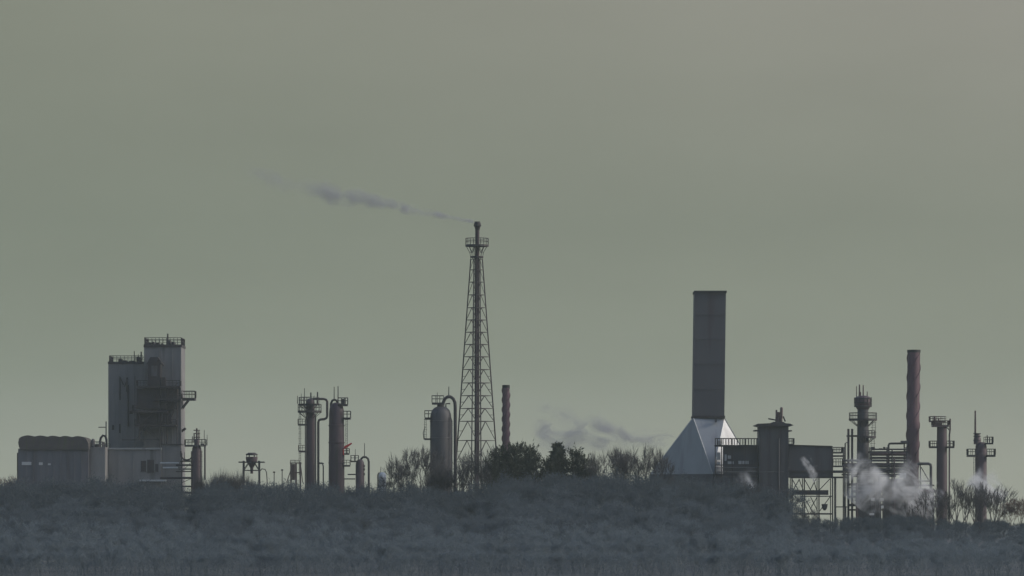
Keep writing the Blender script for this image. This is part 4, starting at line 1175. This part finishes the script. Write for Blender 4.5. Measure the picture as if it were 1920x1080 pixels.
# ------------------------------------------------------------------ smoke and steam
def plume(name, label, cat, a, b, Y, r0, r1, dens, color, absorb, seed, scale, Yb=None, lo=.45, hi=.7, fade=1.0, squash=1.0, group=None, end=1.0):
    """a lumpy body of smoke from pixel a to pixel b (radii in px); local x runs along it from 0 to 1"""
    k = Y / F
    A = np.array([(a[0] - 960) * k, Y, CZ + (HY - a[1]) * k]); kb = (Yb or Y) / F
    B = np.array([(b[0] - 960) * kb, Yb or Y, CZ + (HY - b[1]) * kb])
    d = B - A; ln = np.linalg.norm(d); d_, u, v = frame(d)
    rng = np.random.default_rng(seed)
    n, rows = 16, 22
    vs, fs = [], []
    ph = rng.random(4) * 6.28
    for j in range(rows + 1):
        f = j / rows
        rad = (r0 + (r1 - r0) * f) * k
        if j == 0 or j == rows: rad *= .55
        for i in range(n):
            t = 2 * math.pi * i / n
            q = rad * (1 + .12 * math.sin(f * 19 + ph[0] + 2 * t) + .08 * math.sin(f * 41 + ph[1] - 3 * t))
            vs.append((f * ln, q * math.cos(t), q * math.sin(t) * squash))
    for j in range(rows):
        for i in range(n): fs.append((j * n + i, j * n + (i + 1) % n, (j + 1) * n + (i + 1) % n, (j + 1) * n + i))
    fs.append(tuple(range(n - 1, -1, -1))); fs.append(tuple(rows * n + i for i in range(n)))
    m = bpy.data.materials.new(name + '_vapour'); m.use_nodes = True
    t = m.node_tree; t.nodes.clear(); n_ = t.nodes.new; l_ = t.links.new
    out = n_('ShaderNodeOutputMaterial'); pv = n_('ShaderNodeVolumePrincipled')
    pv.inputs['Color'].default_value = (*color, 1); pv.inputs['Absorption Color'].default_value = (*absorb, 1); pv.inputs['Anisotropy'].default_value = .2
    pv.inputs['Density Attribute'].default_value = ''
    l_(pv.outputs[0], out.inputs['Volume'])
    co = n_('ShaderNodeTexCoord'); sx = n_('ShaderNodeSeparateXYZ'); l_(co.outputs['Object'], sx.inputs[0])
    def mth(op, a_, b_=None, clamp=False):
        q = n_('ShaderNodeMath'); q.operation = op; q.use_clamp = clamp
        for i_, z in enumerate((a_, b_)):
            if z is None: continue
            if isinstance(z, (int, float)): q.inputs[i_].default_value = z
            else: l_(z, q.inputs[i_])
        return q.outputs[0]
    f = mth('DIVIDE', sx.outputs['X'], float(ln))
    rad = mth('ADD', mth('MULTIPLY', f, (r1 - r0) * k), r0 * k)
    rr = mth('SQRT', mth('ADD', mth('POWER', sx.outputs['Y'], 2.0), mth('POWER', mth('DIVIDE', sx.outputs['Z'], squash), 2.0)))
    nw = n_('ShaderNodeTexNoise'); nw.inputs['Scale'].default_value = scale * .8; nw.inputs['Detail'].default_value = 5; nw.inputs['Roughness'].default_value = .6
    l_(co.outputs['Object'], nw.inputs['Vector'])
    q = mth('ADD', mth('DIVIDE', rr, rad), mth('MULTIPLY', mth('SUBTRACT', nw.outputs['Fac'], .5), 1.5))
    core = n_('ShaderNodeMapRange'); core.interpolation_type = 'SMOOTHSTEP'
    core.inputs[1].default_value = .05; core.inputs[2].default_value = .72; core.inputs[3].default_value = 1; core.inputs[4].default_value = 0
    l_(q, core.inputs[0])
    nz_ = n_('ShaderNodeTexNoise'); nz_.inputs['Scale'].default_value = scale; nz_.inputs['Detail'].default_value = 4; nz_.inputs['Roughness'].default_value = .58; nz_.inputs['Distortion'].default_value = 1.2
    mp = n_('ShaderNodeMapping'); mp.inputs['Location'].default_value = tuple(rng.random(3) * 50); mp.inputs['Scale'].default_value = (.6, 1, 1)
    l_(co.outputs['Object'], mp.inputs[0]); l_(mp.outputs[0], nz_.inputs['Vector'])
    nr = n_('ShaderNodeMapRange'); nr.interpolation_type = 'SMOOTHSTEP'; nr.inputs[1].default_value = lo; nr.inputs[2].default_value = hi
    l_(nz_.outputs['Fac'], nr.inputs[0])
    # thins out along its length, and both ends are soft
    e0 = n_('ShaderNodeMapRange'); e0.interpolation_type = 'SMOOTHSTEP'; e0.inputs[1].default_value = 0; e0.inputs[2].default_value = .03; l_(f, e0.inputs[0])
    e1 = n_('ShaderNodeMapRange'); e1.interpolation_type = 'SMOOTHSTEP'; e1.inputs[1].default_value = .78; e1.inputs[2].default_value = 1; e1.inputs[3].default_value = 1; e1.inputs[4].default_value = 0; l_(f, e1.inputs[0])
    thin = mth('POWER', mth('DIVIDE', r0 * k, rad), fade)
    dn = mth('MULTIPLY', mth('MULTIPLY', mth('MULTIPLY', core.outputs[0], nr.outputs[0]), mth('MULTIPLY', e0.outputs[0], e1.outputs[0])), mth('MULTIPLY', thin, dens))
    l_(dn, pv.inputs['Density'])
    mb = MB(); mb.add(vs, fs, True)
    o = mb.build(name, m)
    from mathutils import Matrix
    mat = Matrix(((d_[0], u[0], v[0], A[0]), (d_[1], u[1], v[1], A[1]), (d_[2], u[2], v[2], A[2]), (0, 0, 0, 1)))
    o.matrix_world = mat
    tag(o, label, cat, group, 'thing')
    return o
grey = (.52, .52, .555)
plume('flare_smoke', 'thin grey smoke plume drifting left from the flare tip', 'smoke', (894, 417), (560, 352), 1275, 5.6, 38, 1.35, grey, (0, 0, 0), 1, .24, fade=1.0, lo=.34, hi=.54)
plume('drifting_smoke', 'faint detached puff of smoke farthest left of the flare tip', 'smoke', (640, 366), (450, 316), 1275, 28, 48, .15, grey, (0, 0, 0), 2, .14, fade=.3, lo=.36, hi=.64)
plume('low_smoke', 'low grey-mauve smoke drifting left behind the square stack hood', 'smoke', (1266, 826), (985, 802), 1330, 22, 92, 1.2, grey, (0, 0, 0), 3, .13, fade=.8, lo=.46, hi=.70)
wht = (.93, .95, .97)
plume('steam_plume', 'small pale steam puff before the dark box duct', 'steam', (1530, 904), (1510, 852), 1260, 12, 24, 1.0, wht, (.9, .9, .9), 4, .35, lo=.44, hi=.66, fade=.3)
plume('steam_plume', 'faint steam wisp before the boxy tower and wood', 'steam', (1428, 975), (1392, 880), 1240, 16, 34, .55, wht, (.9, .9, .9), 5, .3, lo=.44, hi=.68, fade=.3)
plume('steam_plume', 'pale steam cloud under the pipe rack right of the sky gap', 'steam', (1600, 945), (1655, 880), 1262, 54, 92, .55, wht, (.9, .9, .9), 6, .2, lo=.42, hi=.66, fade=.2)
plume('steam_plume', 'bright steam cloud at the foot of the thick chimney', 'steam', (1760, 950), (1665, 905), 1262, 48, 84, .6, wht, (.9, .9, .9), 7, .22, lo=.42, hi=.64, fade=.2)
plume('steam_plume', 'soft steam cloud hiding the foot of the far right column', 'steam', (1880, 940), (1820, 888), 1265, 34, 48, .55, wht, (.9, .9, .9), 8, .2, lo=.36, hi=.60, fade=.2)

# ------------------------------------------------------------------ haze
def haze():
    mb = MB(); mb.box(-3060, 3060, -260, 4560, -2.0, 135.0)
    m = bpy.data.materials.new('haze_air'); m.use_nodes = True
    t = m.node_tree; t.nodes.clear()
    out = t.nodes.new('ShaderNodeOutputMaterial'); pv = t.nodes.new('ShaderNodeVolumePrincipled')
    pv.inputs['Color'].default_value = (.80, .91, .86, 1); pv.inputs['Density'].default_value = 0.000068
    pv.inputs['Density Attribute'].default_value = ''
    t.links.new(pv.outputs[0], out.inputs['Volume'])
    o = mb.build('haze', m); tag(o, None, None, None, 'stuff')
haze()
